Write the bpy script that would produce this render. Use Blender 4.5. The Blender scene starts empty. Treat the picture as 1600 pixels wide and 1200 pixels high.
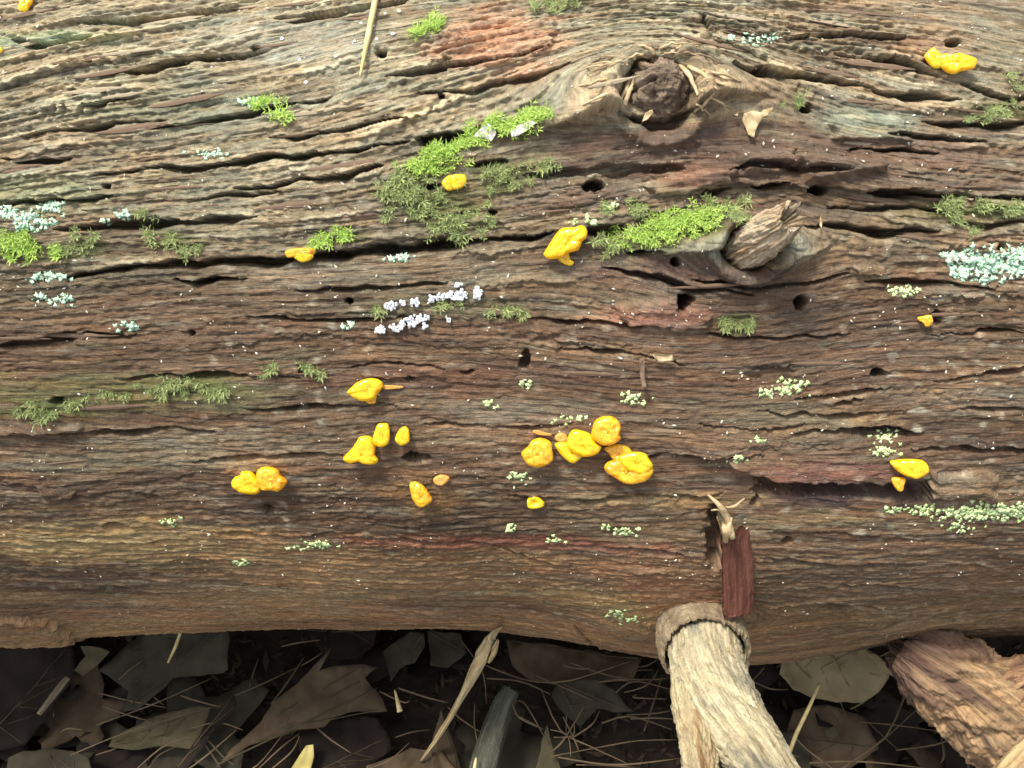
import bpy, math, random
import numpy as np
from mathutils import Vector, Matrix
from mathutils.geometry import delaunay_2d_cdt

random.seed(7)
RNG = np.random.default_rng(11)
scene = bpy.context.scene
COL = scene.collection

# ------------------------------------------------------------------ camera
R = 0.22                      # log radius
ZC = 0.20                     # height of the log's axis
D = 0.55                      # camera distance from the axis
TC = math.radians(38)         # camera polar angle (0 = straight above the log)
PHI = math.radians(7.5)       # aim below the axis
HF = math.radians(62)
FPX = 800 / math.tan(HF / 2)  # focal length in photograph pixels
a_ = np.array([0, math.sin(TC), -math.cos(TC)])
u_ = np.array([0, math.cos(TC), math.sin(TC)])
CF = a_ * math.cos(PHI) - u_ * math.sin(PHI)
CU = u_ * math.cos(PHI) + a_ * math.sin(PHI)
CR = np.array([1.0, 0, 0])
CP = np.array([0, -D * math.sin(TC), ZC + D * math.cos(TC)])
cam = bpy.data.cameras.new('camera')
cam.angle = HF
cam.clip_start = 0.01
cam.clip_end = 500
camo = bpy.data.objects.new('camera', cam)
COL.objects.link(camo)
m = Matrix(((CR[0], CU[0], -CF[0], CP[0]), (CR[1], CU[1], -CF[1], CP[1]), (CR[2], CU[2], -CF[2], CP[2]), (0, 0, 0, 1)))
camo.matrix_world = m
scene.camera = camo

# ------------------------------------------------------------------ sky, sun, exposure
SUN = Vector((-0.32, 0.20, 0.93)).normalized()
w = bpy.data.worlds.new('World')
scene.world = w
w.use_nodes = True
nt = w.node_tree
bg = nt.nodes['Background']
sky = nt.nodes.new('ShaderNodeTexSky')
sky.sky_type = 'NISHITA'
sky.sun_disc = False
sky.sun_elevation = math.asin(SUN.z)
sky.sun_rotation = math.atan2(SUN.x, SUN.y)
sky.dust_density = 3.0
hs = nt.nodes.new('ShaderNodeHueSaturation')       # cloudy sky: nearly neutral
hs.inputs['Saturation'].default_value = 0.12
nt.links.new(sky.outputs[0], hs.inputs['Color'])
nt.links.new(hs.outputs[0], bg.inputs['Color'])
bg.inputs['Strength'].default_value = 0.085
sl = bpy.data.lights.new('sun', 'SUN')
sl.energy = 1.5
sl.angle = math.radians(11)
sl.color = (1.0, 0.91, 0.74)
so = bpy.data.objects.new('sun', sl)
COL.objects.link(so)
so.rotation_euler = SUN.to_track_quat('Z', 'Y').to_euler()
scene.view_settings.view_transform = 'Standard'
scene.view_settings.look = 'None'
scene.view_settings.gamma = 1
scene.view_settings.exposure = 1.68
scene.render.resolution_x = 1024
scene.render.resolution_y = 768
scene.render.engine = 'CYCLES'

# ------------------------------------------------------------------ noise
def _tab(seed):
    r = np.random.default_rng(seed)
    p = r.permutation(256)
    ang = r.random(256) * 2 * np.pi
    return np.concatenate([p, p, p]), np.cos(ang).astype(np.float32), np.sin(ang).astype(np.float32)
_T = {}
def pn(x, y, seed=0):
    """2D gradient noise, about -1..1"""
    if seed not in _T: _T[seed] = _tab(seed)
    p, cx, cy = _T[seed]
    x = np.asarray(x, np.float32); y = np.asarray(y, np.float32)
    x, y = np.broadcast_arrays(x, y)
    xf = np.floor(x); yf = np.floor(y)
    xi = xf.astype(np.int32) & 255; yi = yf.astype(np.int32) & 255
    fx = x - xf; fy = y - yf
    u = fx * fx * fx * (fx * (fx * 6 - 15) + 10); v = fy * fy * fy * (fy * (fy * 6 - 15) + 10)
    def g(ix, iy, dx, dy):
        k = p[p[ix] + iy]
        return cx[k] * dx + cy[k] * dy
    a = g(xi, yi, fx, fy); b = g(xi + 1, yi, fx - 1, fy)
    c = g(xi, yi + 1, fx, fy - 1); d = g(xi + 1, yi + 1, fx - 1, fy - 1)
    return 1.5 * ((a + (b - a) * u) * (1 - v) + (c + (d - c) * u) * v)
def fbm(x, y, seed=0, o=4, g=0.5):
    s = 0; am = 1; t = 0
    for i in range(o):
        s = s + am * pn(x * 2 ** i, y * 2 ** i, seed + i); t += am; am *= g
    return s / t
def hsh(a, b, seed=0):
    """hash of integers -> 0..1"""
    a = np.asarray(a).astype(np.int64); b = np.asarray(b).astype(np.int64)
    h = (a * 374761393 + b * 668265263 + seed * 2147483) & 0x7fffffff
    h = ((h ^ (h >> 13)) * 1274126177) & 0x7fffffff
    h = (h ^ (h >> 16)) & 0xffffff
    return (h / float(0x1000000)).astype(np.float32)
def sm(a, b, x):
    t = np.clip((x - a) / (b - a), 0, 1)
    return t * t * (3 - 2 * t)

# ------------------------------------------------------------------ pixels of the photograph (1600 x 1200) -> directions
def ray(px, py):
    d = CF + CR * ((px - 800) / FPX) + CU * ((600 - py) / FPX)
    return d / np.linalg.norm(d)
def at_z(px, py, z):
    d = ray(px, py)
    return CP + d * ((z - CP[2]) / d[2])
def at_depth(px, py, t):
    d = CF + CR * ((px - 800) / FPX) + CU * ((600 - py) / FPX)
    return CP + d * t
def proj(P):
    q = P - CP
    z = q @ CF
    return 800 + FPX * (q @ CR) / z, 600 - FPX * (q @ CU) / z, z
def cyl_hit(px, py):
    d = ray(px, py); o = CP - np.array([0, 0, ZC])
    A = d[1] ** 2 + d[2] ** 2; B = o[1] * d[1] + o[2] * d[2]; C = o[1] ** 2 + o[2] ** 2 - R * R
    disc = max(B * B - A * C, 0)
    t = (-B - math.sqrt(disc)) / A
    p = o + d * t
    return p[0], R * math.atan2(-p[1], p[2])

# ------------------------------------------------------------------ materials
def newmat(name):
    mt = bpy.data.materials.new(name); mt.use_nodes = True
    return mt, mt.node_tree, mt.node_tree.nodes['Principled BSDF']
def nd(nt, t, **kw):
    n = nt.nodes.new(t)
    for k, v in kw.items(): setattr(n, k, v)
    return n
def wood_mat(name, fine=(60, 1400, 60), rough=0.72, bump=0.35, var=(0.62, 1.35), spec=0.35, mid=(190, 900, 200), hue=0.2):
    mt, nt, b = newmat(name)
    L = nt.links.new
    ca = nd(nt, 'ShaderNodeAttribute', attribute_name='col')
    ga = nd(nt, 'ShaderNodeAttribute', attribute_name='grain')
    def noise(scale, det, ro):
        mp = nd(nt, 'ShaderNodeMapping'); mp.inputs['Scale'].default_value = scale; L(ga.outputs['Vector'], mp.inputs[0])
        n = nd(nt, 'ShaderNodeTexNoise'); n.inputs['Scale'].default_value = 1; n.inputs['Detail'].default_value = det; n.inputs['Roughness'].default_value = ro
        L(mp.outputs[0], n.inputs['Vector']); return n.outputs[0]
    n1 = noise(fine, 6, 0.72)                        # fibres
    n2 = noise(mid, 5, 0.68)                         # short broken fibres
    n3 = noise((900, 900, 900), 3, 0.6)              # grit
    n4 = noise((40, 220, 60), 4, 0.65)               # warm and cool streaks
    ad = nd(nt, 'ShaderNodeMath', operation='MULTIPLY_ADD'); ad.inputs[1].default_value = 0.5; L(n3, ad.inputs[0]); L(n1, ad.inputs[2])
    ad2 = nd(nt, 'ShaderNodeMath', operation='MULTIPLY_ADD'); ad2.inputs[1].default_value = 0.8; L(n2, ad2.inputs[0]); L(ad.outputs[0], ad2.inputs[2])
    mr = nd(nt, 'ShaderNodeMapRange'); mr.clamp = True
    mr.inputs['From Min'].default_value = 0.83; mr.inputs['From Max'].default_value = 1.47
    mr.inputs['To Min'].default_value = var[0]; mr.inputs['To Max'].default_value = var[1]
    L(ad2.outputs[0], mr.inputs[0])
    hr = nd(nt, 'ShaderNodeMapRange'); hr.inputs['From Min'].default_value = 0.36; hr.inputs['From Max'].default_value = 0.64; L(n4, hr.inputs[0])
    hm = nd(nt, 'ShaderNodeMix', data_type='RGBA'); hm.inputs[6].default_value = (1 - 0.5 * hue, 0.99, 1 + 0.1 * hue, 1); hm.inputs[7].default_value = (1 + hue * 0.7, 0.98, 1 - 0.8 * hue, 1); L(hr.outputs[0], hm.inputs[0])
    mu = nd(nt, 'ShaderNodeVectorMath', operation='MULTIPLY'); L(ca.outputs['Color'], mu.inputs[0]); L(hm.outputs[2], mu.inputs[1])
    mx = nd(nt, 'ShaderNodeVectorMath', operation='SCALE'); L(mu.outputs[0], mx.inputs[0]); L(mr.outputs[0], mx.inputs['Scale'])
    L(mx.outputs[0], b.inputs['Base Color'])
    bp = nd(nt, 'ShaderNodeBump'); bp.inputs['Strength'].default_value = bump; bp.inputs['Distance'].default_value = 0.0019
    L(ad2.outputs[0], bp.inputs['Height']); L(bp.outputs[0], b.inputs['Normal'])
    rr = nd(nt, 'ShaderNodeMapRange'); rr.inputs['To Min'].default_value = rough - 0.18; rr.inputs['To Max'].default_value = rough + 0.12; L(n4, rr.inputs[0]); L(rr.outputs[0], b.inputs['Roughness'])
    b.inputs['Specular IOR Level'].default_value = spec
    return mt
M_LOG = wood_mat('rotten_wood', fine=(55, 1500, 60), rough=0.7, bump=0.8, var=(0.34, 1.75))
M_DRY = wood_mat('dry_wood', fine=(40, 1100, 1100), rough=0.85, bump=0.75, var=(0.45, 1.4), spec=0.2, mid=(120, 700, 700), hue=0.06)

def noisy_mat(name, c1, c2, scale=200, rough=0.7, spec=0.3, bump=0.2, sss=0.0, sssr=(1, 0.6, 0.2), island=0.0, coat=0.0, trans=0.0, detail=4, bscale=None, bd=0.0006):
    mt, nt, b = newmat(name)
    tc = nd(nt, 'ShaderNodeTexCoord')
    n1 = nd(nt, 'ShaderNodeTexNoise'); n1.inputs['Scale'].default_value = scale; n1.inputs['Detail'].default_value = detail
    nt.links.new(tc.outputs['Object'], n1.inputs['Vector'])
    fac = n1.outputs[0]
    mr = nd(nt, 'ShaderNodeMapRange'); mr.inputs['From Min'].default_value = 0.3; mr.inputs['From Max'].default_value = 0.7
    nt.links.new(fac, mr.inputs[0]); fac = mr.outputs[0]
    if island:
        ge = nd(nt, 'ShaderNodeNewGeometry')
        mi = nd(nt, 'ShaderNodeMix'); mi.inputs[0].default_value = island
        nt.links.new(fac, mi.inputs[2]); nt.links.new(ge.outputs['Random Per Island'], mi.inputs[3])
        fac = mi.outputs[0]
    cm = nd(nt, 'ShaderNodeMix', data_type='RGBA')
    cm.inputs[6].default_value = (*c1, 1); cm.inputs[7].default_value = (*c2, 1)
    nt.links.new(fac, cm.inputs[0]); nt.links.new(cm.outputs[2], b.inputs['Base Color'])
    if bump:
        n3 = nd(nt, 'ShaderNodeTexNoise'); n3.inputs['Scale'].default_value = bscale or scale * 2; n3.inputs['Detail'].default_value = 3
        nt.links.new(tc.outputs['Object'], n3.inputs['Vector'])
        bp = nd(nt, 'ShaderNodeBump'); bp.inputs['Strength'].default_value = bump; bp.inputs['Distance'].default_value = bd
        nt.links.new(n3.outputs[0], bp.inputs['Height']); nt.links.new(bp.outputs[0], b.inputs['Normal'])
    b.inputs['Roughness'].default_value = rough; b.inputs['Specular IOR Level'].default_value = spec
    if sss:
        b.inputs['Subsurface Weight'].default_value = sss; b.inputs['Subsurface Radius'].default_value = sssr; b.inputs['Subsurface Scale'].default_value = 0.004
    if coat:
        b.inputs['Coat Weight'].default_value = coat; b.inputs['Coat Roughness'].default_value = 0.12
    return mt
def jelly_mat(name, c1, c2, c3_, dirt, bump):
    mt = noisy_mat(name, c1, c2, scale=170, rough=0.2, spec=0.5, bump=bump, sss=0.75, sssr=(1, 0.55, 0.06), coat=0.4, bscale=480, bd=0.0005)
    nt = mt.node_tree; b = nt.nodes['Principled BSDF']; L = nt.links.new
    src = b.inputs['Base Color'].links[0].from_socket
    tc = nd(nt, 'ShaderNodeTexCoord')
    na = nd(nt, 'ShaderNodeTexNoise'); na.inputs['Scale'].default_value = 330; na.inputs['Detail'].default_value = 5; L(tc.outputs['Object'], na.inputs['Vector'])
    ra = nd(nt, 'ShaderNodeMapRange'); ra.inputs['From Min'].default_value = 0.50; ra.inputs['From Max'].default_value = 0.72; L(na.outputs[0], ra.inputs[0])
    m1 = nd(nt, 'ShaderNodeMix', data_type='RGBA'); L(ra.outputs[0], m1.inputs[0]); L(src, m1.inputs[6]); m1.inputs[7].default_value = (*c3_, 1)
    vo = nd(nt, 'ShaderNodeTexNoise'); vo.inputs['Scale'].default_value = 1500; vo.inputs['Detail'].default_value = 2; L(tc.outputs['Object'], vo.inputs['Vector'])
    rv = nd(nt, 'ShaderNodeMapRange'); rv.inputs['From Min'].default_value = 0.70 - dirt; rv.inputs['From Max'].default_value = 0.76 - dirt; rv.inputs['To Max'].default_value = 0.75; L(vo.outputs[0], rv.inputs[0])
    m2 = nd(nt, 'ShaderNodeMix', data_type='RGBA'); L(rv.outputs[0], m2.inputs[0]); L(m1.outputs[2], m2.inputs[6]); m2.inputs[7].default_value = (0.18, 0.07, 0.01, 1)
    L(m2.outputs[2], b.inputs['Base Color'])
    return mt
M_JELLY = jelly_mat('yellow_jelly', (0.93, 0.50, 0.006), (0.97, 0.60, 0.014), (0.88, 0.40, 0.006), 0.0, 0.22)
M_JELLY2 = jelly_mat('amber_jelly', (0.80, 0.38, 0.014), (0.94, 0.52, 0.03), (0.66, 0.26, 0.012), 0.035, 0.45)
M_JELLYD = noisy_mat('tan_jelly', (0.55, 0.26, 0.05), (0.70, 0.38, 0.10), scale=260, rough=0.45, spec=0.4, bump=0.4, sss=0.2)
M_MOSS = noisy_mat('bright_moss', (0.20, 0.34, 0.05), (0.52, 0.72, 0.16), scale=90, rough=0.6, bump=0, island=0.75)
M_MOSSD = noisy_mat('dull_moss', (0.13, 0.17, 0.06), (0.38, 0.45, 0.18), scale=90, rough=0.7, bump=0, island=0.75)
M_LICH = noisy_mat('mint_lichen', (0.38, 0.66, 0.46), (0.66, 0.88, 0.70), scale=200, rough=0.8, bump=0.2, island=0.6)
M_LICHG = noisy_mat('green_lichen', (0.46, 0.64, 0.28), (0.74, 0.88, 0.50), scale=200, rough=0.8, bump=0.2, island=0.6)
M_SPECK = noisy_mat('pale_specks', (0.50, 0.46, 0.36), (0.80, 0.80, 0.72), scale=90, rough=0.7, bump=0, island=0.9)
M_BEAD = noisy_mat('white_beads', (0.74, 0.80, 0.90), (0.88, 0.90, 0.94), scale=300, rough=0.5, bump=0, sss=0.2, sssr=(1, 1, 1))
M_STRAW = noisy_mat('straw', (0.50, 0.38, 0.16), (0.72, 0.60, 0.32), scale=120, rough=0.7, bump=0.2)
M_NEEDLE = noisy_mat('pine_needles', (0.07, 0.05, 0.03), (0.15, 0.11, 0.065), scale=60, rough=0.7, bump=0)
M_SILVER = noisy_mat('silvery_scrap', (0.45, 0.44, 0.42), (0.68, 0.68, 0.66), scale=300, rough=0.6, bump=0.3)
M_LEAFTAN = noisy_mat('tan_leaf', (0.34, 0.24, 0.12), (0.62, 0.50, 0.32), scale=260, rough=0.75, bump=0.4)
FMB = noisy_mat('splinter_brown', (0.16, 0.11, 0.07), (0.34, 0.26, 0.17), 300, 0.8, bump=0.4)
M_SOIL = noisy_mat('dark_soil', (0.012, 0.009, 0.007), (0.035, 0.026, 0.02), scale=60, rough=0.95, spec=0.1, bump=0.6, bscale=150, bd=0.004)
M_CRUMB = noisy_mat('soil_crumbs', (0.015, 0.011, 0.009), (0.06, 0.043, 0.03), scale=90, rough=0.95, spec=0.1, bump=0, island=0.8)
LEAFM = [noisy_mat('dead_leaf_brown', (0.048, 0.034, 0.022), (0.092, 0.067, 0.043), scale=70, rough=0.85, bump=0.6, spec=0.12, bscale=160),
         noisy_mat('dead_leaf_dark', (0.010, 0.008, 0.007), (0.024, 0.017, 0.014), scale=60, rough=0.85, bump=0.6, spec=0.12, bscale=160),
         noisy_mat('dead_leaf_grey', (0.026, 0.024, 0.018), (0.052, 0.046, 0.032), scale=70, rough=0.85, bump=0.6, spec=0.12, bscale=160),
         noisy_mat('dead_leaf_olive', (0.050, 0.044, 0.025), (0.085, 0.072, 0.042), scale=70, rough=0.85, bump=0.6, spec=0.12, bscale=160),
         noisy_mat('dead_leaf_pale', (0.15, 0.118, 0.062), (0.24, 0.19, 0.105), scale=50, rough=0.65, bump=0.3, spec=0.3, bscale=120),
         noisy_mat('dead_leaf_yellow', (0.40, 0.33, 0.10), (0.55, 0.47, 0.18), scale=80, rough=0.65, bump=0.3, spec=0.3)]

# ------------------------------------------------------------------ mesh helpers
def mesh_obj(name, V, F, mat, parent=None, smooth=True, attrs=None):
    me = bpy.data.meshes.new(name)
    V = np.asarray(V, np.float32)
    if isinstance(F, np.ndarray):
        n = F.shape[1]
        me.vertices.add(len(V)); me.vertices.foreach_set('co', V.ravel())
        me.loops.add(F.size); me.loops.foreach_set('vertex_index', F.ravel().astype(np.int32))
        me.polygons.add(len(F))
        me.polygons.foreach_set('loop_start', np.arange(0, F.size, n, dtype=np.int32))
        me.polygons.foreach_set('use_smooth', np.full(len(F), smooth))
        me.update(calc_edges=True)
    else:
        me.from_pydata(V.tolist(), [], F)
        me.polygons.foreach_set('use_smooth', np.full(len(me.polygons), smooth))
        me.update()
    if attrs:
        for k, (t, arr) in attrs.items():
            at = me.attributes.new(k, t, 'POINT')
            if t == 'FLOAT_COLOR':
                a4 = np.ones((len(V), 4), np.float32); a4[:, :3] = arr
                at.data.foreach_set('color', a4.ravel())
            else:
                at.data.foreach_set('vector', np.asarray(arr, np.float32).ravel())
    me.materials.append(mat)
    o = bpy.data.objects.new(name, me)
    COL.objects.link(o)
    if parent: o.parent = parent
    return o
def tag(o, label=None, cat=None, group=None, kind=None):
    for k, v in (('label', label), ('category', cat), ('group', group), ('kind', kind)):
        if v: o[k] = v
    return o
def recenter(o):
    """put the origin of a mesh at its own middle"""
    me = o.data
    n = len(me.vertices)
    c = np.empty(n * 3, np.float32); me.vertices.foreach_get('co', c); c = c.reshape(-1, 3)
    mid = c.mean(0)
    me.vertices.foreach_set('co', (c - mid).ravel()); me.update()
    o.location = Vector(mid.tolist())
    return o
def empty(name, loc):
    o = bpy.data.objects.new(name, None); COL.objects.link(o); o.empty_display_size = 0.01
    o.location = Vector([float(v) for v in loc])
    return o
def adopt(root, *obs):
    for o in obs:
        recenter(o); o.location = o.location - root.location; o.parent = root
def grid_faces(nr, nc, wrap=False):
    i = np.arange(nr - 1)[:, None]; j = np.arange(nc if wrap else nc - 1)[None, :]
    a = i * nc + j; b = i * nc + (j + 1) % nc; c = (i + 1) * nc + (j + 1) % nc; d = (i + 1) * nc + j
    return np.stack([a, b, c, d], -1).reshape(-1, 4)
def smooth_path(P, n):
    P = np.asarray(P, float); k = len(P)
    t = np.linspace(0, k - 1, n); out = []
    for v in t:
        i = min(int(v), k - 2); f = v - i
        p0, p1, p2, p3 = P[max(i - 1, 0)], P[i], P[i + 1], P[min(i + 2, k - 1)]
        out.append(0.5 * (2 * p1 + (p2 - p0) * f + (2 * p0 - 5 * p1 + 4 * p2 - p3) * f * f + (3 * p1 - p0 - 3 * p2 + p3) * f ** 3))
    return np.array(out)
def tube_arrays(path, rad, ns, disp=None, cap=True):
    """path (n,3), rad (n,), disp(t, ang)->radius factor; returns V, F, t, ang, tangent frames"""
    n = len(path); T = np.gradient(path, axis=0); T /= np.linalg.norm(T, axis=1)[:, None]
    up = np.array([0.13, 0.31, 0.94]); N = np.cross(T, up); N /= np.linalg.norm(N, axis=1)[:, None]; B = np.cross(T, N)
    ang = np.linspace(0, 2 * np.pi, ns, endpoint=False)
    L = np.concatenate([[0], np.cumsum(np.linalg.norm(np.diff(path, axis=0), axis=1))])
    tt, aa = np.meshgrid(L, ang, indexing='ij')
    r = rad[:, None] * np.ones_like(tt)
    if disp is not None: r = r + disp(tt, aa, r)
    V = path[:, None, :] + r[..., None] * (np.cos(aa)[..., None] * N[:, None] + np.sin(aa)[..., None] * B[:, None])
    F = [tuple(int(x) for x in f) for f in grid_faces(n, ns, True)]
    V = V.reshape(-1, 3)
    if cap:
        c0 = len(V); V = np.vstack([V, path[0], path[-1]])
        for j in range(ns):
            F.append((c0, (j + 1) % ns, j)); F.append((c0 + 1, (n - 1) * ns + j, (n - 1) * ns + (j + 1) % ns))
    return V, F, tt.ravel(), aa.ravel(), L
def tube(name, pts, rads, mat, n=12, ns=6, parent=None, wig=0):
    path = smooth_path(pts, n)
    if wig: path = path + RNG.normal(0, wig, path.shape)
    rad = np.interp(np.linspace(0, 1, n), np.linspace(0, 1, len(rads)), rads)
    V, F, *_ = tube_arrays(path, rad, ns)
    return mesh_obj(name, V, F, mat, parent)

# ------------------------------------------------------------------ the forest floor
GX, GY = np.meshgrid(np.concatenate([-np.geomspace(0.62, 120, 26)[::-1], np.linspace(-0.6, 0.6, 180), np.geomspace(0.62, 120, 26)]),
                     np.concatenate([-np.geomspace(0.46, 120, 26)[::-1], np.linspace(-0.45, 0.1, 90), np.geomspace(0.12, 120, 26)]))
def ground_z(x, y):
    return -0.012 + 0.010 * fbm(np.asarray(x) * 9, np.asarray(y) * 9, 301, 4) * np.exp(-(np.asarray(x) ** 2 + np.asarray(y) ** 2) / 9)
GZ = ground_z(GX, GY)
g = mesh_obj('ground', np.stack([GX, GY, GZ], -1).reshape(-1, 3), grid_faces(*GX.shape), M_SOIL)
tag(g, 'dark damp forest soil below the log', 'ground', kind='structure')

# ------------------------------------------------------------------ the log: coordinates
def line(a, b, n): return np.linspace(a, b, n)
xf = line(-0.315, 0.315, 1030)                       # dense where the photograph looks, coarser beyond
xm = np.arange(0.318, 0.56, 0.0036); xo = np.geomspace(0.57, 1.5, 14)
xs_ = np.concatenate([-xo[::-1], -xm[::-1], xf, xm, xo])
C0 = len(xo) + len(xm); C1 = C0 + len(xf)
TA, TB = math.radians(6), math.radians(113)
ta = np.arange(math.radians(-27), TA - 0.003, math.radians(0.36))
tf = line(TA, TB, 880)
t2 = np.cumsum(np.geomspace(0.003, 0.14, 44)); t2 = TB + 0.002 + t2 / t2[-1] * (math.radians(333.2) - TB)
th_ = np.concatenate([ta, tf, t2])
R0 = len(ta); R1 = R0 + len(tf)
XX, TT = np.meshgrid(xs_.astype(np.float32), th_.astype(np.float32))
SS = TT * np.float32(R)

def macro(x, s):
    """large shape of the log: swellings, taper and knot mounds (metres outward)"""
    th = s / R
    per = np.sin(th), np.cos(th)
    h = 0.0048 * pn(x * 5.0 + 3.1, per[0] * 1.7 + per[1] * 1.1, 21)
    h = h + 0.0035 * pn(x * 2.1 + 9.1, per[0] * 1.2 - per[1] * 1.3, 22)
    xb = 0.118
    h = h + 0.0022 * pn(x * 14 + 1.7, per[0] * 3.1 + per[1] * 2.3, 23)
    h = h + 0.017 * np.exp(-((x - xb) / 0.085) ** 2) * np.exp(-((th - math.radians(104)) / 0.5) ** 2)
    h = h + 0.004 * np.exp(-((x + 0.30) / 0.07) ** 2) * np.exp(-((th - math.radians(104)) / 0.3) ** 2)
    for (kx, ks, ax, as_, hh) in KN:
        h = h + hh * np.exp(-((x - kx) / ax) ** 2 - ((s - ks) / as_) ** 2)
    return h
KN = []
for (px, py, ax, as_, hh) in ((1028, 150, 0.050, 0.026, 0.011), (1185, 385, 0.050, 0.024, 0.007)):
    x0, s0 = cyl_hit(px, py); KN.append((x0, s0, ax, as_, hh))
def pos(x, s, h):
    th = s / R; r = R + h
    return np.stack([x, -r * np.sin(th), ZC + r * np.cos(th)], -1)
def px2xs(px, py):
    """pixel -> (x, s) on the large shape of the log"""
    x, s = cyl_hit(px, py)
    lo, hi = math.radians(4) * R, math.radians(112) * R
    for _ in range(6):
        def f(x, s):
            a, b, _z = proj(pos(np.array([x]), np.array([s]), macro(np.array([x]), np.array([s])))); return float(a[0]), float(b[0])
        a, b = f(x, s); e = 1e-4
        ax, bx = f(x + e, s); as2, bs = f(x, s + e)
        J = np.array([[(ax - a) / e, (as2 - a) / e], [(bx - b) / e, (bs - b) / e]])
        if abs(np.linalg.det(J)) < 1e4: break
        dx = np.linalg.solve(J, np.array([px - a, py - b]))
        x += float(np.clip(dx[0], -0.02, 0.02)); s += float(np.clip(dx[1], -0.01, 0.01)); s = min(max(s, lo), hi)
    return x, s
MPP = 0.000255  # about how many metres a photograph pixel spans on the log

def sfac(px, py):
    """how far the curve of the log stretches a pixel along its girth at this spot"""
    py = min(max(py, 12), 955); return float(np.clip((px2xs(px, py + 4)[1] - px2xs(px, py - 4)[1]) / 8 / MPP, 1.0, 3.2))
H0 = macro(XX, SS).astype(np.float32)
TH = TT

# grain lines: constant G follows the fibres
def hyp(x, e): return np.sqrt(x * x + e * e) - e
k1x, k1s = px2xs(1030, 135); k2x, k2s = px2xs(1180, 380); bx_, bs_ = px2xs(1095, 975)
wt = 1 - sm(math.radians(17), math.radians(56), TH)
dxk = XX - k1x
Fl = np.where(dxk < 0, 0.25, 0.15) * hyp(dxk, 0.035) * wt
Fl = Fl + 0.016 * np.exp(-((XX - bx_) / 0.10) ** 2) * sm(math.radians(66), math.radians(98), TH)
Fl = Fl + 0.010 * np.exp(-((XX - (k2x - 0.02)) / 0.07) ** 2) * np.exp(-((SS - k2s - 0.035) / 0.03) ** 2)
G = SS - Fl
def around(G, kx, ks, a, e):
    dx = XX - kx; ds = SS - ks
    return G - ds * (a * a) / (dx * dx / (e * e) + ds * ds + 0.35 * a * a)
G = around(G, k1x, k1s, 0.016, 2.2)
G = around(G, k2x, k2s, 0.011, 2.0)
G = around(G, bx_, bs_, 0.018, 1.6)
G = (G + 0.004 * pn(XX * 9, SS * 22, 31) + 0.0007 * pn(XX * 26, SS * 60, 32)).astype(np.float32)

# how ragged the surface is
rough = 0.17 + 1.0 * (1 - sm(math.radians(20), math.radians(50), TH)) + 0.05 * sm(math.radians(80), math.radians(96), TH)
rough = rough * (0.8 + 0.9 * pn(XX * 8, G * 28, 41)) + 0.25 * np.clip(pn(XX * 10, G * 40, 42) * 2 - 0.3, 0, 1)
rough = np.clip(rough, 0.04, 1.7).astype(np.float32)

H = H0.copy()
CREST = np.zeros_like(H)
def ledges(per, amp, blk, seed, sharp=0.93):
    """overlapping fibre ledges: slow rise down the log, then an abrupt drop, broken into blocks"""
    global H, CREST
    t = G / per + 0.9 * pn(XX / 0.16, G / (per * 3), seed) + 0.25 * pn(XX / 0.035, G / per, seed + 1) + 0.10 * pn(XX / 0.012, G / per * 0.7, seed + 7) + 0.15 * pn(XX / 0.0032, G / per, seed + 8)
    k = np.floor(t); f = t - k
    bt = XX / blk + hsh(k, k * 0 + 3, seed) * 17 + 0.35 * pn(XX / 0.03, k * 0.37, seed + 2)
    kb = np.floor(bt); fb = bt - kb
    A = 0.15 + 0.85 * hsh(k, kb, seed + 3) ** 1.3
    edge = sm(0, 0.05, fb) * (1 - sm(0.95, 1.0, fb))
    A = A * (0.45 + 0.55 * edge) * np.clip(0.55 + 0.9 * pn(XX / 0.05, k * 0.61, seed + 4), 0.05, 1.3)
    prof = (f ** 1.6) * (1 - sm(sharp, 1.0, f))
    H += amp * A * rough * (prof - 0.25)
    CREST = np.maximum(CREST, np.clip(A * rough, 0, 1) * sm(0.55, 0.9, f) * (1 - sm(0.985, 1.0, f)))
ledges(0.0145, 0.0040, 0.060, 51, 0.92)
ledges(0.0068, 0.0024, 0.030, 61, 0.90)
ledges(0.0033, 0.00125, 0.016, 71, 0.86)
# fibres, crumbs
fib = 1 - np.abs(pn(XX * 24, G * 900, 81)); H += (0.00045 * (fib - 0.6) * (0.5 + 0.6 * rough)).astype(np.float32)
H += 0.0005 * pn(XX * 60, G * 420, 82) + 0.00042 * pn(XX * 330, SS * 420, 83) * (0.6 + 0.6 * rough)
H += 0.0010 * (1 - 2 * np.abs(pn(XX * 34, G * 340, 87))) * np.clip(rough - 0.12, 0, 1.2) + 0.0006 * (1 - 2 * np.abs(pn(XX * 120, G * 640, 88))) * (0.25 + 0.75 * rough) + 0.0005 * pn(XX * 420, SS * 520, 85) * rough
fleck = np.clip(pn(XX * 90, G * 260, 84) - 0.45, 0, 1); H -= 0.0022 * fleck
H += 0.0012 * fbm(XX * 45, SS * 90, 86, 3) * rough
H += sm(math.radians(72), math.radians(88), TH) * (0.0011 * fbm(XX * 16, G * 150, 127, 4, 0.6) - 0.0012 * np.clip(pn(XX * 22, G * 210, 128) - 0.3, 0, 1))

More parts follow.
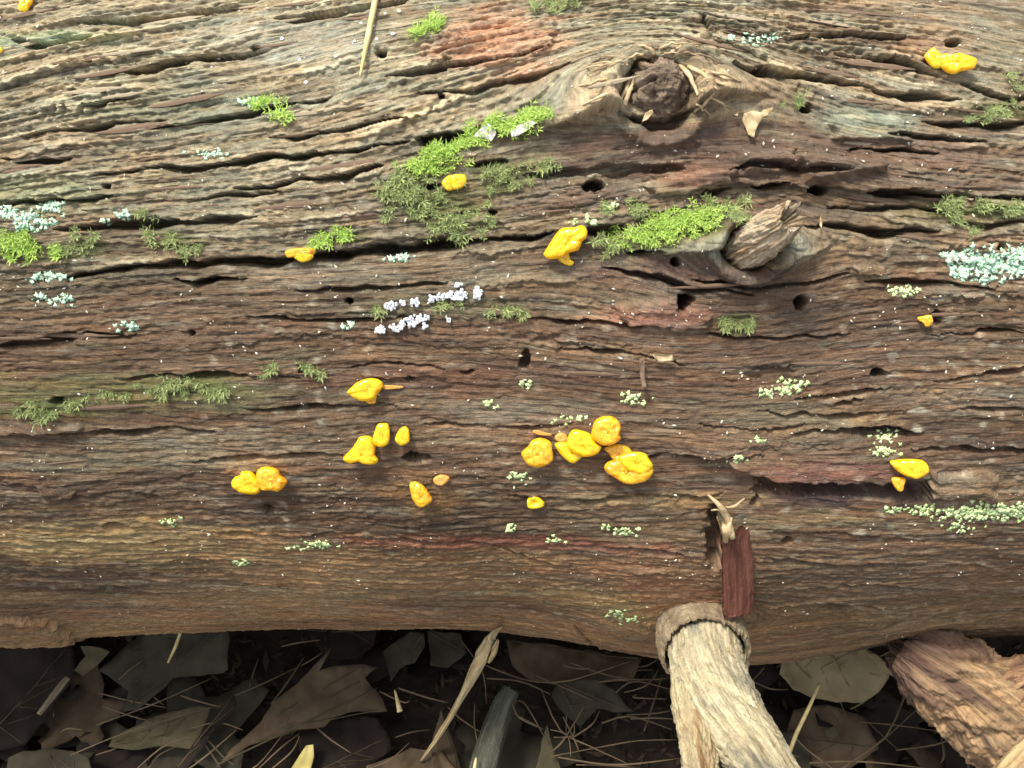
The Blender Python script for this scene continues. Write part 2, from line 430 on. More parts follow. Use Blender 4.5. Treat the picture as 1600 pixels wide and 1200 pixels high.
# window helper for local features
ix_of = lambda x: np.searchsorted(xs_, x)
it_of = lambda t: np.searchsorted(th_, t)
def window(x0, x1, s0, s1):
    i0, i1 = max(ix_of(x0), 0), min(ix_of(x1) + 1, len(xs_)); j0, j1 = max(it_of(s0 / R), 0), min(it_of(s1 / R) + 1, R1)
    return slice(j0, j1), slice(i0, i1)
def poly_xs(pts): return np.array([px2xs(*p) for p in pts])
def seg_dist(X, S, P, W):
    d = np.full(X.shape, 9.0, np.float32); wd = np.ones_like(d)
    for (a, b, wa, wb) in zip(P[:-1], P[1:], W[:-1], W[1:]):
        v = b - a; L = v @ v + 1e-12
        t = np.clip(((X - a[0]) * v[0] + (S - a[1]) * v[1]) / L, 0, 1)
        dd = np.hypot(X - a[0] - t * v[0], S - a[1] - t * v[1])
        ww = wa + (wb - wa) * t
        upd = dd / ww < d / wd
        d = np.where(upd, dd, d); wd = np.where(upd, ww, wd)
    return d, wd
def crack(pts, wpx, dmm, lip=0.35):
    """a fissure: sharp overhung upper side, sloping lower side, ragged width, fading ends"""
    P = poly_xs(pts); n = len(P)
    wpx = wpx * sfac(*pts[len(pts) // 2]) ** 0.85
    Q = smooth_path(P, max(7 * (n - 1), 10))
    sd_ = float(P[0, 0] * 37 + P[0, 1] * 91)
    Q[:, 1] += 0.0011 * pn(Q[:, 0] * 70, Q[:, 0] * 0 + sd_, 91) + 0.0005 * pn(Q[:, 0] * 260, Q[:, 0] * 0 + sd_, 98)
    tt = np.linspace(0, 1, len(Q))
    W = wpx * MPP * (0.10 + 0.90 * np.sin(np.pi * tt) ** 0.55) * np.clip(0.8 + 0.75 * pn(Q[:, 0] * 55, Q[:, 0] * 0 + sd_, 99), 0.22, 1.5)
    pad = wpx * MPP * 5 + 0.004
    sl_ = window(Q[:, 0].min() - pad, Q[:, 0].max() + pad, Q[:, 1].min() - pad, Q[:, 1].max() + pad)
    if H[sl_].size == 0: return
    X, S = XX[sl_], SS[sl_] + 0.0008 * pn(XX[sl_] * 95, SS[sl_] * 70, 92) + 0.00022 * pn(XX[sl_] * 300, SS[sl_] * 150, 90)
    d, wd = seg_dist(X, S, Q, W)
    o_ = np.argsort(Q[:, 0]); sg = S - np.interp(X, Q[o_, 0], Q[o_, 1])
    u = d / wd
    dep = 1.75 * dmm * 0.001 * np.clip(0.35 + 0.65 * wd / (wpx * MPP), 0, 1.25)
    H[sl_] -= np.where(sg < 0, dep * (1 - sm(0.5, 0.95, u)), dep * (0.62 * (1 - sm(0.4, 1.1, u)) + 0.38 * (1 - sm(0.5, 2.6, u))))
    H[sl_] += np.where(sg < 0, 1.0, 0.3) * lip * 0.001 * min(dmm, 6) * 0.33 * np.exp(-((u - 1.4) / 0.6) ** 2)
def hole(px, py, rx, ry, dmm):
    x, s = px2xs(px, py); rx *= MPP; ry *= MPP * 1.15
    sl_ = window(x - 2 * rx, x + 2 * rx, s - 2 * ry, s + 2 * ry)
    X, S = XX[sl_], SS[sl_]
    u = np.hypot((X - x) / rx, (S - s) / ry) + 0.35 * pn(X * 160 + px, S * 200, 93) + 0.2 * pn(X * 420, S * 500, 108)
    H[sl_] -= 2.0 * dmm * 0.001 * (1 - sm(0.7, 1.0, u))
def in_poly(X, S, P):
    ins = np.zeros(X.shape, bool); n = len(P)
    for i in range(n):
        (x1, y1), (x2, y2) = P[i], P[(i + 1) % n]
        c = ((y1 > S) != (y2 > S)) & (X < (x2 - x1) * (S - y1) / (y2 - y1 + 1e-12) + x1)
        ins ^= c
    return ins
def plateau(pts, dmm, edge=1.2, ramp=0.0, rag=1.0):
    """raise (or sink) a broken block of wood with ragged edges; ramp lets a recess run out downwards"""
    P = poly_xs(pts)
    sl_ = window(P[:, 0].min() - 0.008, P[:, 0].max() + 0.008, P[:, 1].min() - 0.008, P[:, 1].max() + 0.008)
    X = XX[sl_] + rag * (0.0024 * pn(XX[sl_] * 60, SS[sl_] * 330, 94) + 0.0010 * pn(XX[sl_] * 250, SS[sl_] * 600, 100))
    S = SS[sl_] + rag * (0.0016 * pn(XX[sl_] * 70, SS[sl_] * 60, 95) + 0.0006 * pn(XX[sl_] * 300, SS[sl_] * 260, 106))
    ins = in_poly(X, S, P)
    d, _ = seg_dist(X, S, np.vstack([P, P[:1]]), np.ones(len(P) + 1))
    sd = np.where(ins, d, -d)
    f = 1 - ramp * np.clip((S - P[:, 1].min()) / (P[:, 1].max() - P[:, 1].min()), 0, 1)
    H[sl_] += dmm * 0.001 * f * sm(-edge * 0.0005, edge * 0.0009, sd) * (1 + 0.3 * pn(X * 14, S * 260, 107))

CRACKS = [
 ([(115,34),(240,30),(388,10)],6,5), ([(130,163),(170,160),(210,154)],3.5,6), ([(0,252),(60,250),(115,246)],4,5),
 ([(142,273),(236,262),(320,258),(388,248),(520,236),(641,219)],5,10), ([(655,217),(700,210),(758,199)],8,14),
 ([(364,294),(450,283),(540,270),(600,258)],5,9), ([(-20,321),(80,312),(179,305)],4,7),
 ([(84,354),(202,349),(287,344),(405,336)],6.5,10),
 ([(100,430),(190,417),(290,408),(430,405),(560,390),(640,386),(720,373),(800,368),(865,362)],7.5,14),
 ([(270,439),(330,436),(388,432)],4.5,9), ([(-20,540),(67,531),(121,522)],8,6), ([(121,522),(216,525)],5,4),
 ([(-20,675),(135,675),(243,670),(287,667),(337,673)],4.2,10), ([(209,768),(250,773)],4.5,6),
 ([(543,575),(574,569),(658,569),(699,575)],2.6,3.5), ([(718,580),(740,577)],3,5), ([(867,547),(935,548),(1002,552),(1070,569)],3,4),
 ([(1012,712),(1036,707),(1070,708),(1128,709),(1195,707)],5,8), ([(793,773),(854,776),(935,780),(1002,773),(1070,775),(1130,772)],4.5,9),
 ([(1080,434),(1175,449),(1250,443),(1330,424)],4,5), ([(1240,622),(1296,616),(1394,604)],3.5,6), ([(1303,628),(1350,624)],4.5,7),
 ([(1458,592),(1516,586),(1600,574),(1640,570)],4,7), ([(1235,675),(1303,670),(1384,670),(1441,673)],6,10),
 ([(1097,24),(1104,37),(1117,64),(1119,84)],3.2,6), ([(1141,101),(1178,111),(1262,118),(1347,132),(1380,145),(1431,147),(1500,152)],9,9),
 ([(1354,297),(1431,300),(1520,305),(1630,311)],8,11), ([(1175,287),(1229,282)],7,8), ([(1094,304),(1142,290)],8,8),
 ([(1252,351),(1330,354),(1397,361),(1468,358)],7,11), ([(1323,233),(1381,233),(1468,240)],4.5,8),
 ([(817,270),(900,268),(980,266),(1070,260)],11,5), ([(732,256),(793,250)],5,8), ([(658,290),(685,287)],5,8),
 ([(912,362),(974,353)],11,9), ([(978,392),(1037,385)],4,6), ([(1070,356),(1106,353)],4,6),
 ([(162,820),(202,820)],6,5), ([(230,905),(290,911)],3.5,4), ([(530,837),(665,844),(766,851),(834,874),(901,884)],4,3.2),
 ([(574,953),(648,957),(732,964),(786,969),(854,982)],3.8,8), ([(898,975),(952,992)],3.6,5), 
 ([(1335,972),(1431,970),(1540,966),(1620,962)],5,6), ([(20,62),(60,68),(150,58)],6,5), ([(150,120),(300,95),(420,80)],4,5),
 ([(230,200),(380,180),(520,150)],4.5,6), ([(420,215),(520,205),(640,180)],4,5), ([(30,210),(150,198),(260,185)],4,5),
 ([(300,310),(360,305),(440,296)],4,6), ([(600,120),(700,105),(860,75)],4,5), ([(640,150),(780,130),(900,100)],5,5),
 ([(430,30),(540,18),(640,0)],5,5), ([(1230,60),(1320,55),(1420,60)],4,5), ([(1300,85),(1400,95),(1470,120)],5,6),
 ([(1500,130),(1560,150),(1630,155)],6,6), ([(1440,190),(1520,196),(1620,188)],5,6), ([(1130,262),(1220,258),(1320,262)],5,6),
 ([(1380,205),(1450,215),(1540,222)],5,6), ([(1290,330),(1400,322),(1500,330)],4,5), ([(1480,345),(1560,350),(1640,345)],5,6),
 ([(940,420),(1020,432),(1100,452),(1180,462)],4,5), ([(1350,440),(1440,436),(1560,446)],4,5), ([(1100,520),(1200,528),(1330,520)],4,4.5),
 ([(1450,520),(1540,516),(1640,518)],4,4), ([(760,490),(900,500),(1010,512)],4,4), ([(460,455),(560,450),(700,440)],4,4),
 ([(380,490),(520,500),(640,495)],3.5,4), ([(180,590),(330,585),(470,590)],5,4), ([(380,640),(520,632),(620,636)],3.5,4),
 ([(300,720),(430,712),(560,708)],4,5), ([(660,660),(780,668),(900,660)],3,3.5), ([(1180,640),(1290,650),(1420,640)],4,4.5),
 ([(1090,660),(1180,668),(1260,660)],3.5,4), ([(1420,700),(1510,698),(1620,702)],4.5,6), ([(1500,640),(1560,636),(1640,640)],4,4.5),
 ([(60,845),(180,850),(300,842)],4,4), ([(330,830),(450,838),(560,830)],3.5,3.5), ([(380,912),(520,925),(660,930)],3.5,3.5),
 ([(0,905),(120,912),(210,918)],4,4), ([(40,950),(160,948),(300,945)],4,4), ([(700,900),(820,915),(960,930)],3.5,3.5),
 ([(940,850),(1020,860),(1090,870)],3.5,4), ([(1190,870),(1300,882),(1420,880)],4.5,5), ([(1250,920),(1380,915),(1560,925)],4,4.5),
 ([(1200,830),(1330,835),(1460,845)],3.5,4), ([(1480,880),(1560,886),(1640,880)],4,5), ([(1180,955),(1290,945),(1420,950)],4,4.5),
]
for c in CRACKS: crack(*c)
for h_ in [(1070,471,15,11,16),(1251,474,9,13,14),(930,290,20,7,10),(648,715,25,8,14),(90,627,12,6,10),(594,83,10,7,14),(1276,293,20,9,14),
           (1370,584,16,7,8),(1259,169,10,8,14),(1489,66,14,8,12),(1056,409,9,7,9),(1460,497,14,10,10),(545,470,6,4,6),(420,795,9,8,5),
           (475,578,8,6,8),(820,560,10,16,4),(770,330,8,4,5),(1230,847,9,8,8),(1565,385,9,6,9),(400,75,8,4,8),(168,290,8,4,8),(118,143,6,5,7),
           (1180,785,10,8,5),(300,520,5,4,5),(640,590,6,4,5),(690,150,6,4,6)]: hole(*h_)
plateau([(1180,749),(1290,752),(1452,752),(1456,784),(1330,778),(1180,776)], -13, ramp=0.35)
plateau([(1108,792),(1128,786),(1134,884),(1112,890),(1101,850)], -12, rag=1.3)
plateau([(1456,738),(1510,734),(1560,742),(1548,758),(1560,776),(1452,772)], 2.6, rag=1.6)
plateau([(1290,178),(1410,182),(1418,214),(1300,220)], 3.2)
plateau([(1150,235),(1238,232),(1240,262),(1155,268)], 5.0, rag=0.8)
plateau([(1240,240),(1375,245),(1378,262),(1250,280)], 5.5, rag=0.8)
plateau([(960,474),(1050,468),(1108,486),(1100,512),(985,508)], 2.2)
plateau([(690,50),(780,28),(870,40),(860,70),(780,100),(700,112)], 3.0)
plateau([(1060,60),(1115,60),(1118,90),(1050,95)], 3.0)
plateau([(1332,414),(1388,412),(1384,424),(1336,426)], 2.6)
plateau([(1060,270),(1145,262),(1140,284),(1020,302),(1010,290)], 4.5, rag=0.8)
plateau([(60,760),(118,763),(120,776),(70,780)], 1.6)
plateau([(-20,664),(128,664),(136,671),(-20,673)], 2.2)
plateau([(560,575),(690,578),(700,588),(570,590)], 1.4)
plateau([(1170,588),(1200,572),(1245,570),(1238,600),(1190,612)], -3.5, ramp=0.6, rag=1.8)

def shelf(pts, hmm, decay):
    """a shoulder of wood: high along a line, fading out above it, dropping off sharply below it"""
    P = smooth_path(poly_xs(pts), 60); o_ = np.argsort(P[:, 0]); P = P[o_]
    sl_ = window(P[0, 0] - 0.01, P[-1, 0] + 0.01, P[:, 1].min() - decay * 3, P[:, 1].max() + 0.02)
    X, S = XX[sl_], SS[sl_]
    v = np.interp(X, P[:, 0], P[:, 1]) - S + 0.0016 * pn(X * 70, S * 40, 109) + 0.0006 * pn(X * 320, S * 200, 110)
    tap = sm(P[0, 0], P[0, 0] + 0.03, X) * (1 - sm(P[-1, 0] - 0.03, P[-1, 0], X))
    H[sl_] += hmm * 0.001 * tap * np.where(v > 0, np.exp(-(np.clip(v, 0, 1) / decay) ** 1.5), 0) * sm(-0.0006, 0.0012, v)
    H[sl_] -= 0.35 * hmm * 0.001 * tap * np.where(v < 0, np.exp(-(np.clip(-v, 0, 1) / 0.012)), 0)
shelf([(800,212),(880,192),(950,172),(1000,182),(1060,180),(1110,158),(1170,150),(1225,158)], 8, 0.020)
shelf([(965,400),(1030,390),(1090,386),(1140,378),(1165,400),(1200,415),(1260,396),(1330,380)], 5.5, 0.014)
plateau([(-60,964),(40,962),(90,970),(130,984),(126,992),(-60,992)], 3.5, rag=2.0, ramp=-0.3)
shelf([(700,245),(760,225),(820,205),(880,190)], 4, 0.012)
shelf([(1010,706),(1100,710),(1200,740),(1320,746),(1460,750)], 3.5, 0.012)
shelf([(1060,300),(1150,286),(1230,284),(1330,296),(1440,298),(1560,304)], 4.5, 0.012)
# knots: a ring-shaped gap round a plug of old wood
def ring(px, py, rx, ry, gap, dmm, inner):
    x, s = px2xs(px, py); rx *= MPP; ry *= MPP * 1.2
    sl_ = window(x - 3 * rx, x + 3 * rx, s - 3 * ry, s + 3 * ry)
    X, S = XX[sl_], SS[sl_]
    u = np.hypot((X - x) / rx, (S - s) / ry) + 0.16 * pn(X * 55, S * 55, 96) + 0.07 * pn(X * 200, S * 200, 89)
    H[sl_] += 0.0045 * np.exp(-((u - 1.28) / 0.2) ** 2)
    H[sl_] -= dmm * 0.001 * (1 - sm(0.9, 1.06, u))
    a = np.arctan2(S - s, X - x)
    H[sl_] += 0.0012 * np.abs(pn(a * 9, u * 1.2, 97)) * np.exp(-((u - 1.5) / 0.5) ** 2)
ring(1028, 140, 56, 42, 0.1, 10, 0)
ring(1172, 384, 40, 30, 0.1, 10, 0)
H = np.clip(H, H0 - 0.032, H0 + 0.02)

# lips curl a little over what lies below them
S2 = SS + np.clip(H - H0, 0, 0.004) * 0.55 + np.clip(H - H0 + 0.001, -0.02, 0) * (0.45 * (1 - sm(math.radians(20), math.radians(36), TH)) - 0.12 * sm(math.radians(60), math.radians(90), TH))
LOGP = pos(XX, S2, H)
# weave the seam and close the ends
nT, nX = XX.shape

# ------------------------------------------------------------------ the log: wood colours, with some light and shade painted in
def patch(px, py, rx, ry, soft=0.5):
    x, s = px2xs(px, py); rx *= MPP; ry *= MPP * sfac(px, py)
    u = np.hypot((XX - x) / rx, (SS - s) / ry) + 0.55 * pn(XX * 50, G * 160, 111) + 0.25 * pn(XX * 160, G * 500, 112)
    return np.clip(1 - sm(1 - soft, 1 + soft, u), 0, 1)
C = np.empty(XX.shape + (3,), np.float32)
n1 = np.clip(0.5 + 0.7 * pn(XX * 11, G * 130, 101) + 0.35 * pn(XX * 30, G * 420, 102), 0, 1)
n2 = np.clip(0.5 + 0.9 * pn(XX * 7, G * 45, 103), 0, 1)
n3 = np.clip(0.5 + 0.9 * fbm(XX * 14, SS * 26, 104, 3), 0, 1)
def c3(r, g_, b): return np.array([r, g_, b], np.float32)
def mixc(C, col, f): return C + (col - C) * f[..., None]
C[:] = c3(0.100, 0.063, 0.040)
C = mixc(C, c3(0.205, 0.138, 0.083), n1 * 0.85)
C = mixc(C, c3(0.145, 0.080, 0.052), n2 * 0.5)
nb = np.clip(0.5 + 1.3 * fbm(XX * 4.5, G * 26, 125, 3), 0, 1); C *= (0.68 + 0.62 * nb)[..., None]
upper = (1 - sm(math.radians(20), math.radians(46), TH)) * (0.34 + 0.66 * (1 - sm(-0.02, 0.20, XX)))
upper = np.clip(upper * (0.55 + 0.9 * n3), 0, 1)
C = mixc(C, c3(0.285, 0.265, 0.185), upper * 0.85)
C = mixc(C, c3(0.20, 0.215, 0.155), np.clip(pn(XX * 12, SS * 24, 105) * 1.6 - 0.2, 0, 1) * 0.5 * (0.25 + 0.75 * upper))
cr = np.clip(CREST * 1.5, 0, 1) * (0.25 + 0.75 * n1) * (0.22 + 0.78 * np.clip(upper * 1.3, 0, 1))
C = mixc(C, c3(0.74, 0.68, 0.48), cr * 0.97)  # upper lips bleached by weather, painted paler still as sunlit edges
n4 = np.clip(1.9 * pn(XX * 26, G * 700, 121) - 0.15, 0, 1); C = mixc(C, c3(0.30, 0.245, 0.18), n4 * 0.5)
n5 = np.clip(2.2 * pn(XX * 17, G * 300, 122) - 0.45, 0, 1); C = mixc(C, c3(0.055, 0.036, 0.030), n5 * 0.6)
n6 = np.clip(2.6 * pn(XX * 150, SS * 260, 123) - 0.9, 0, 1) * np.clip(0.4 + pn(XX * 9, SS * 14, 124), 0, 1); C = mixc(C, c3(0.46, 0.43, 0.34), n6 * 0.7)
n7 = np.clip(0.5 + 1.6 * fbm(XX * 9, G * 85, 126, 4, 0.6), 0, 1)
low = sm(math.radians(70), math.radians(82), TH)
C = C * (1 + low * (n7 - 0.5) * 1.0)[..., None]
rough_low = low
C = mixc(C, c3(0.40, 0.28, 0.14), low * np.clip(n2 * 1.4 - 0.2, 0, 1) * 0.8 * (1 - 0.6 * sm(0.05, 0.2, XX)))
C = mixc(C, c3(0.34, 0.185, 0.092), sm(math.radians(78), math.radians(92), TH) * np.clip(0.30 + 0.8 * n1, 0, 1) * 0.65 * (1 - 0.8 * sm(0.10, 0.20, XX)))
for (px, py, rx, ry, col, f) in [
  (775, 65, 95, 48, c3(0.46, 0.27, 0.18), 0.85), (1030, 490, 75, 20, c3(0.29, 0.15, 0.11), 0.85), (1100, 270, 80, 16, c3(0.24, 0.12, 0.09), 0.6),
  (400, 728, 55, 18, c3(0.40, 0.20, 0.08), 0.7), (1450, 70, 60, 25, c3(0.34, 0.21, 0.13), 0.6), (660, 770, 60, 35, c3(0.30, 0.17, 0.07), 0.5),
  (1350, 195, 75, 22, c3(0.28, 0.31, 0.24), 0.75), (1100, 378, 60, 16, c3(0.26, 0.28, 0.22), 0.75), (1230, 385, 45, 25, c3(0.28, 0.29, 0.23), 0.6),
  (130, 615, 190, 30, c3(0.17, 0.16, 0.07), 0.75), (330, 610, 120, 25, c3(0.17, 0.165, 0.08), 0.6), (150, 850, 240, 34, c3(0.42, 0.31, 0.15), 0.75), (420, 860, 160, 26, c3(0.34, 0.22, 0.11), 0.6), (600, 900, 260, 26, c3(0.33, 0.21, 0.11), 0.55), (1000, 900, 140, 30, c3(0.30, 0.17, 0.10), 0.6), (1315, 770, 150, 22, c3(0.075, 0.045, 0.045), 0.9), (1060, 222, 200, 34, c3(0.115, 0.07, 0.058), 0.75), (1300, 260, 300, 50, c3(0.12, 0.078, 0.06), 0.6), (1080, 425, 130, 22, c3(0.12, 0.068, 0.058), 0.7), (1180, 330, 160, 20, c3(0.13, 0.085, 0.062), 0.5), (880, 300, 160, 36, c3(0.125, 0.078, 0.06), 0.55), (700, 590, 300, 24, c3(0.12, 0.07, 0.052), 0.6), (1330, 690, 260, 24, c3(0.13, 0.085, 0.065), 0.5), (1300, 905, 260, 40, c3(0.14, 0.10, 0.068), 0.6), (1060, 930, 90, 26, c3(0.28, 0.14, 0.085), 0.6),  # purple-brown below the upper knot and in the long recess includes painted shade
  (1040, 782, 150, 12, c3(0.33, 0.235, 0.13), 0.8), (350, 690, 200, 18, c3(0.24, 0.21, 0.15), 0.6), (200, 720, 240, 14, c3(0.25, 0.225, 0.155), 0.6),
  (820, 640, 170, 18, c3(0.25, 0.215, 0.16), 0.55), (500, 430, 90, 14, c3(0.30, 0.265, 0.21), 0.6), (650, 430, 130, 24, c3(0.24, 0.20, 0.14), 0.5),
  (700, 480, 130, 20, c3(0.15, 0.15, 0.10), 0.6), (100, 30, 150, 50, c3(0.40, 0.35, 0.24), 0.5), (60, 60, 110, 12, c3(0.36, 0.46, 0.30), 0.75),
  (450, 60, 130, 40, c3(0.40, 0.40, 0.34), 0.45), (60, 300, 120, 26, c3(0.27, 0.29, 0.17), 0.6), (250, 170, 160, 30, c3(0.25, 0.27, 0.19), 0.5),
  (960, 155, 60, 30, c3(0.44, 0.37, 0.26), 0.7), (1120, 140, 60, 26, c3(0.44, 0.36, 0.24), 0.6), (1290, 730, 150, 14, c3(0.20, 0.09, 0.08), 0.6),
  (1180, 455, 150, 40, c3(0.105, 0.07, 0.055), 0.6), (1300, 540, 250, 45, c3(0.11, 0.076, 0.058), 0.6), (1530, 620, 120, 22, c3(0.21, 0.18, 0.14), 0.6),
  (1250, 660, 120, 20, c3(0.23, 0.18, 0.11), 0.5), (1520, 330, 120, 20, c3(0.19, 0.18, 0.10), 0.6), (1560, 110, 100, 60, c3(0.27, 0.25, 0.18), 0.5),
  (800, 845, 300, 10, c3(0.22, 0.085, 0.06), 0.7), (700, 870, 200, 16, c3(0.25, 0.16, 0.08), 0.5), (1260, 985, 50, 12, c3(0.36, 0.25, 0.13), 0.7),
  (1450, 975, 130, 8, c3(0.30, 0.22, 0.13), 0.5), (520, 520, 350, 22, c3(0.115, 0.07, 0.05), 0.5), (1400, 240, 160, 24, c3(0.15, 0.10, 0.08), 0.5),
  (1500, 755, 55, 20, c3(0.32, 0.25, 0.17), 0.6), (1250, 812, 160, 14, c3(0.25, 0.2, 0.12), 0.55), (1150, 640, 120, 16, c3(0.21, 0.175, 0.12), 0.5)]:
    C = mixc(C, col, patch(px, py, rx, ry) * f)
# green film where moss takes hold
for (px, py, rx, ry) in [(735,218,30,13),(790,200,38,12),(830,185,28,9),(690,243,28,14),(672,262,30,14),(640,300,42,26),(700,330,66,28),(780,280,44,24),(1010,372,52,14),(1060,352,48,16),(1095,340,36,14),
    (35,390,34,20),(90,395,24,10),(300,605,80,16),(60,640,60,16),(1480,325,30,14),(1560,328,54,11),(1560,175,60,16),(676,42,22,15),(270,375,40,14),(540,372,30,10),(1150,505,30,12),(130,385,40,14)]:
    C = mixc(C, c3(0.105, 0.125, 0.045), patch(px, py, rx, ry) * 0.75)
C *= (0.85 + 0.3 * n3)[..., None]
GR = np.stack([XX, G, SS * 0.3], -1)

root = empty('fallen_log', (0, 0, 0))
tag(root, 'thick rotten brown fallen log with ridged grain lying on leaf litter', 'log')
F = grid_faces(nT, nX)
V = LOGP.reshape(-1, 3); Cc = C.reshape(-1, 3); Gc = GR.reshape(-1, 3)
# end caps: a coarse rotten disc at each end
caps = []
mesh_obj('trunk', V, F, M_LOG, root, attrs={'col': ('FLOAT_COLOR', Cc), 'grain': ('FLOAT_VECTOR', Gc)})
for side, col_ in ((0, 0), (1, nX - 1)):
    rim = LOGP[::6, col_, :]
    ctr = np.array([rim[0, 0], 0, ZC])
    rings = [ctr + (rim - ctr) * k for k in (0.995, 0.8, 0.6, 0.4, 0.2, 0.05)]
    Vc = np.concatenate(rings); Vc[:, 0] += 0.01 * pn(Vc[:, 1] * 30, Vc[:, 2] * 30, 120) - (0.012 if side else -0.012)
    mesh_obj('log_end', Vc, grid_faces(6, len(rim), True), M_LOG, root,
             attrs={'col': ('FLOAT_COLOR', np.tile(c3(0.2, 0.13, 0.08), (len(Vc), 1))), 'grain': ('FLOAT_VECTOR', Vc[:, [1, 2, 0]])})

# ------------------------------------------------------------------ looking up the finished surface
fineP = LOGP[R0:R1, C0:C1].reshape(-1, 3).astype(np.float64)
qx, qy, qz = proj(fineP)
BW, BH = 880, 680
bi = ((qx + 80) / 2).astype(int); bj = ((qy + 80) / 2).astype(int)
ok = (bi >= 0) & (bi < BW) & (bj >= 0) & (bj < BH)
idx = np.nonzero(ok)[0]; cell = bj[idx] * BW + bi[idx]
order = np.argsort(-qz[idx]); ZB = np.full(BW * BH, -1, np.int64); ZB[cell[order]] = idx[order]
ZB = ZB.reshape(BH, BW)
smoothP = pos(XX[R0:R1, C0:C1], SS[R0:R1, C0:C1], H0[R0:R1, C0:C1])
NR_, NC_ = R1 - R0, C1 - C0
def surf(px, py):
    i, j = int((px + 80) / 2), int((py + 80) / 2)
    for r in range(0, 12):
        for dj in range(-r, r + 1):
            for di in range(-r, r + 1):
                if max(abs(di), abs(dj)) != r: continue
                jj, ii = j + dj, i + di
                if 0 <= jj < BH and 0 <= ii < BW and ZB[jj, ii] >= 0:
                    k = ZB[jj, ii]; row, c = divmod(int(k), NC_)
                    r0, r1 = max(row - 6, 0), min(row + 6, NR_ - 1); c0, c1 = max(c - 6, 0), min(c + 6, NC_ - 1)
                    n = np.cross(smoothP[row, c1] - smoothP[row, c0], smoothP[r0, c] - smoothP[r1, c]); n /= np.linalg.norm(n)
                    return fineP[k], n
    x, s = px2xs(px, py)
    p = pos(np.array([x]), np.array([s]), macro(np.array([x]), np.array([s])))[0]
    return p, np.array([0, -math.sin(s / R), math.cos(s / R)])
def frame_of(n):
    n = n / np.linalg.norm(n); t = np.cross(n, np.array([0, 0.2, 1.0])); t = np.cross(np.array([1.0, 0, 0]), n); t /= np.linalg.norm(t)
    e = np.cross(t, n); return e / np.linalg.norm(e), t, n
PX = lambda p: float((p - CP) @ CF) / FPX      # metres per pixel at a point

# ------------------------------------------------------------------ parts of the log
def wood_tube(name, pts, rads, ns=56, n=90, amp=0.0012, freq=7, cols=None, seed=200, parent=None, jag=0.0, mat=None, lump=0.12, bend=0, crumb=0.0, tip=None):
    path = smooth_path(pts, n); rad = np.interp(np.linspace(0, 1, n), np.linspace(0, 1, len(rads)), rads)
    if bend: path = path + np.stack([bend * pn(np.linspace(0, 3, n), np.full(n, k + .5), seed + k) for k in range(3)], -1)
    def disp(t, a, r):
        ca, sa = np.cos(a), np.sin(a)
        d = lump * r * fbm(t * 22 + ca * 1.3, sa * 1.3 + 5, seed, 5, 0.6)
        f1 = np.abs(fbm(t * 7, a * freq / 1.5 + 0.6 * pn(t * 18, ca * 2, seed + 6), seed + 3, 3))
        if crumb:
            d = d + crumb * fbm(t * 110 + ca * 3, sa * 3 + t * 20, seed + 13, 4, 0.6) - 1.4 * crumb * np.clip(pn(t * 150 + ca * 4, sa * 4, seed + 14) - 0.2, 0, 1)
        w_ = np.minimum(1, np.minimum(a, 2 * np.pi - a) / 0.3)
        return d - amp * 2.2 * (1 - np.clip(f1 * 3, 0, 1)) * w_ + amp * 0.5 * pn(t * 300, a * freq * 3, seed + 9)
    Vt, Ft, tt, aa, L = tube_arrays(path, rad, ns, disp)
    if jag:
        T0 = path[0] - path[1]; T0 /= np.linalg.norm(T0); T1 = path[-1] - path[-2]; T1 /= np.linalg.norm(T1)
        a1 = np.linspace(0, 2 * np.pi, ns, endpoint=False)
        Vt[(n - 1) * ns:n * ns] += T1 * (jag * np.abs(pn(a1 * 2.5, a1 * 0 + 1.5, seed + 11)))[:, None]
        Vt[:ns] += T0 * (jag * np.abs(pn(a1 * 2.5, a1 * 0 + 7.5, seed + 12)))[:, None]
        Vt[-2] -= T0 * jag * 0.8; Vt[-1] -= T1 * jag * 1.4
    N = len(Vt); t_ = np.concatenate([tt, [0, L[-1]]]); a2 = np.concatenate([aa, [0, 0]])
    ca, sa = np.cos(a2), np.sin(a2)
    k1 = np.clip(0.5 + 1.2 * fbm(t_ * 16, a2 * min(freq, 9) / 2, seed + 20, 4), 0, 1)[:, None]
    k2 = np.clip(fbm(t_ * 24 + ca, sa * 2.6, seed + 24, 4) * 3.2 - 0.25, 0, 1)[:, None]
    cA, cB, cC = cols
    cc = c3(*cA) * (1 - k1) + c3(*cB) * k1
    cc = cc * (1 - k2) + c3(*cC) * k2
    if tip is not None:
        kt = (1 - sm(tip[1] * 0.6, tip[1] * 1.5, t_ + 0.01 * pn(a2 * 2, t_ * 60, seed + 15)))[:, None]; cc = cc * (1 - kt * 0.85) + c3(*tip[0]) * kt * 0.85
    gr = np.stack([t_, ca * rad.mean(), sa * rad.mean()], -1)
    return mesh_obj(name, Vt, Ft, mat or M_DRY, parent, attrs={'col': ('FLOAT_COLOR', cc), 'grain': ('FLOAT_VECTOR', gr)})

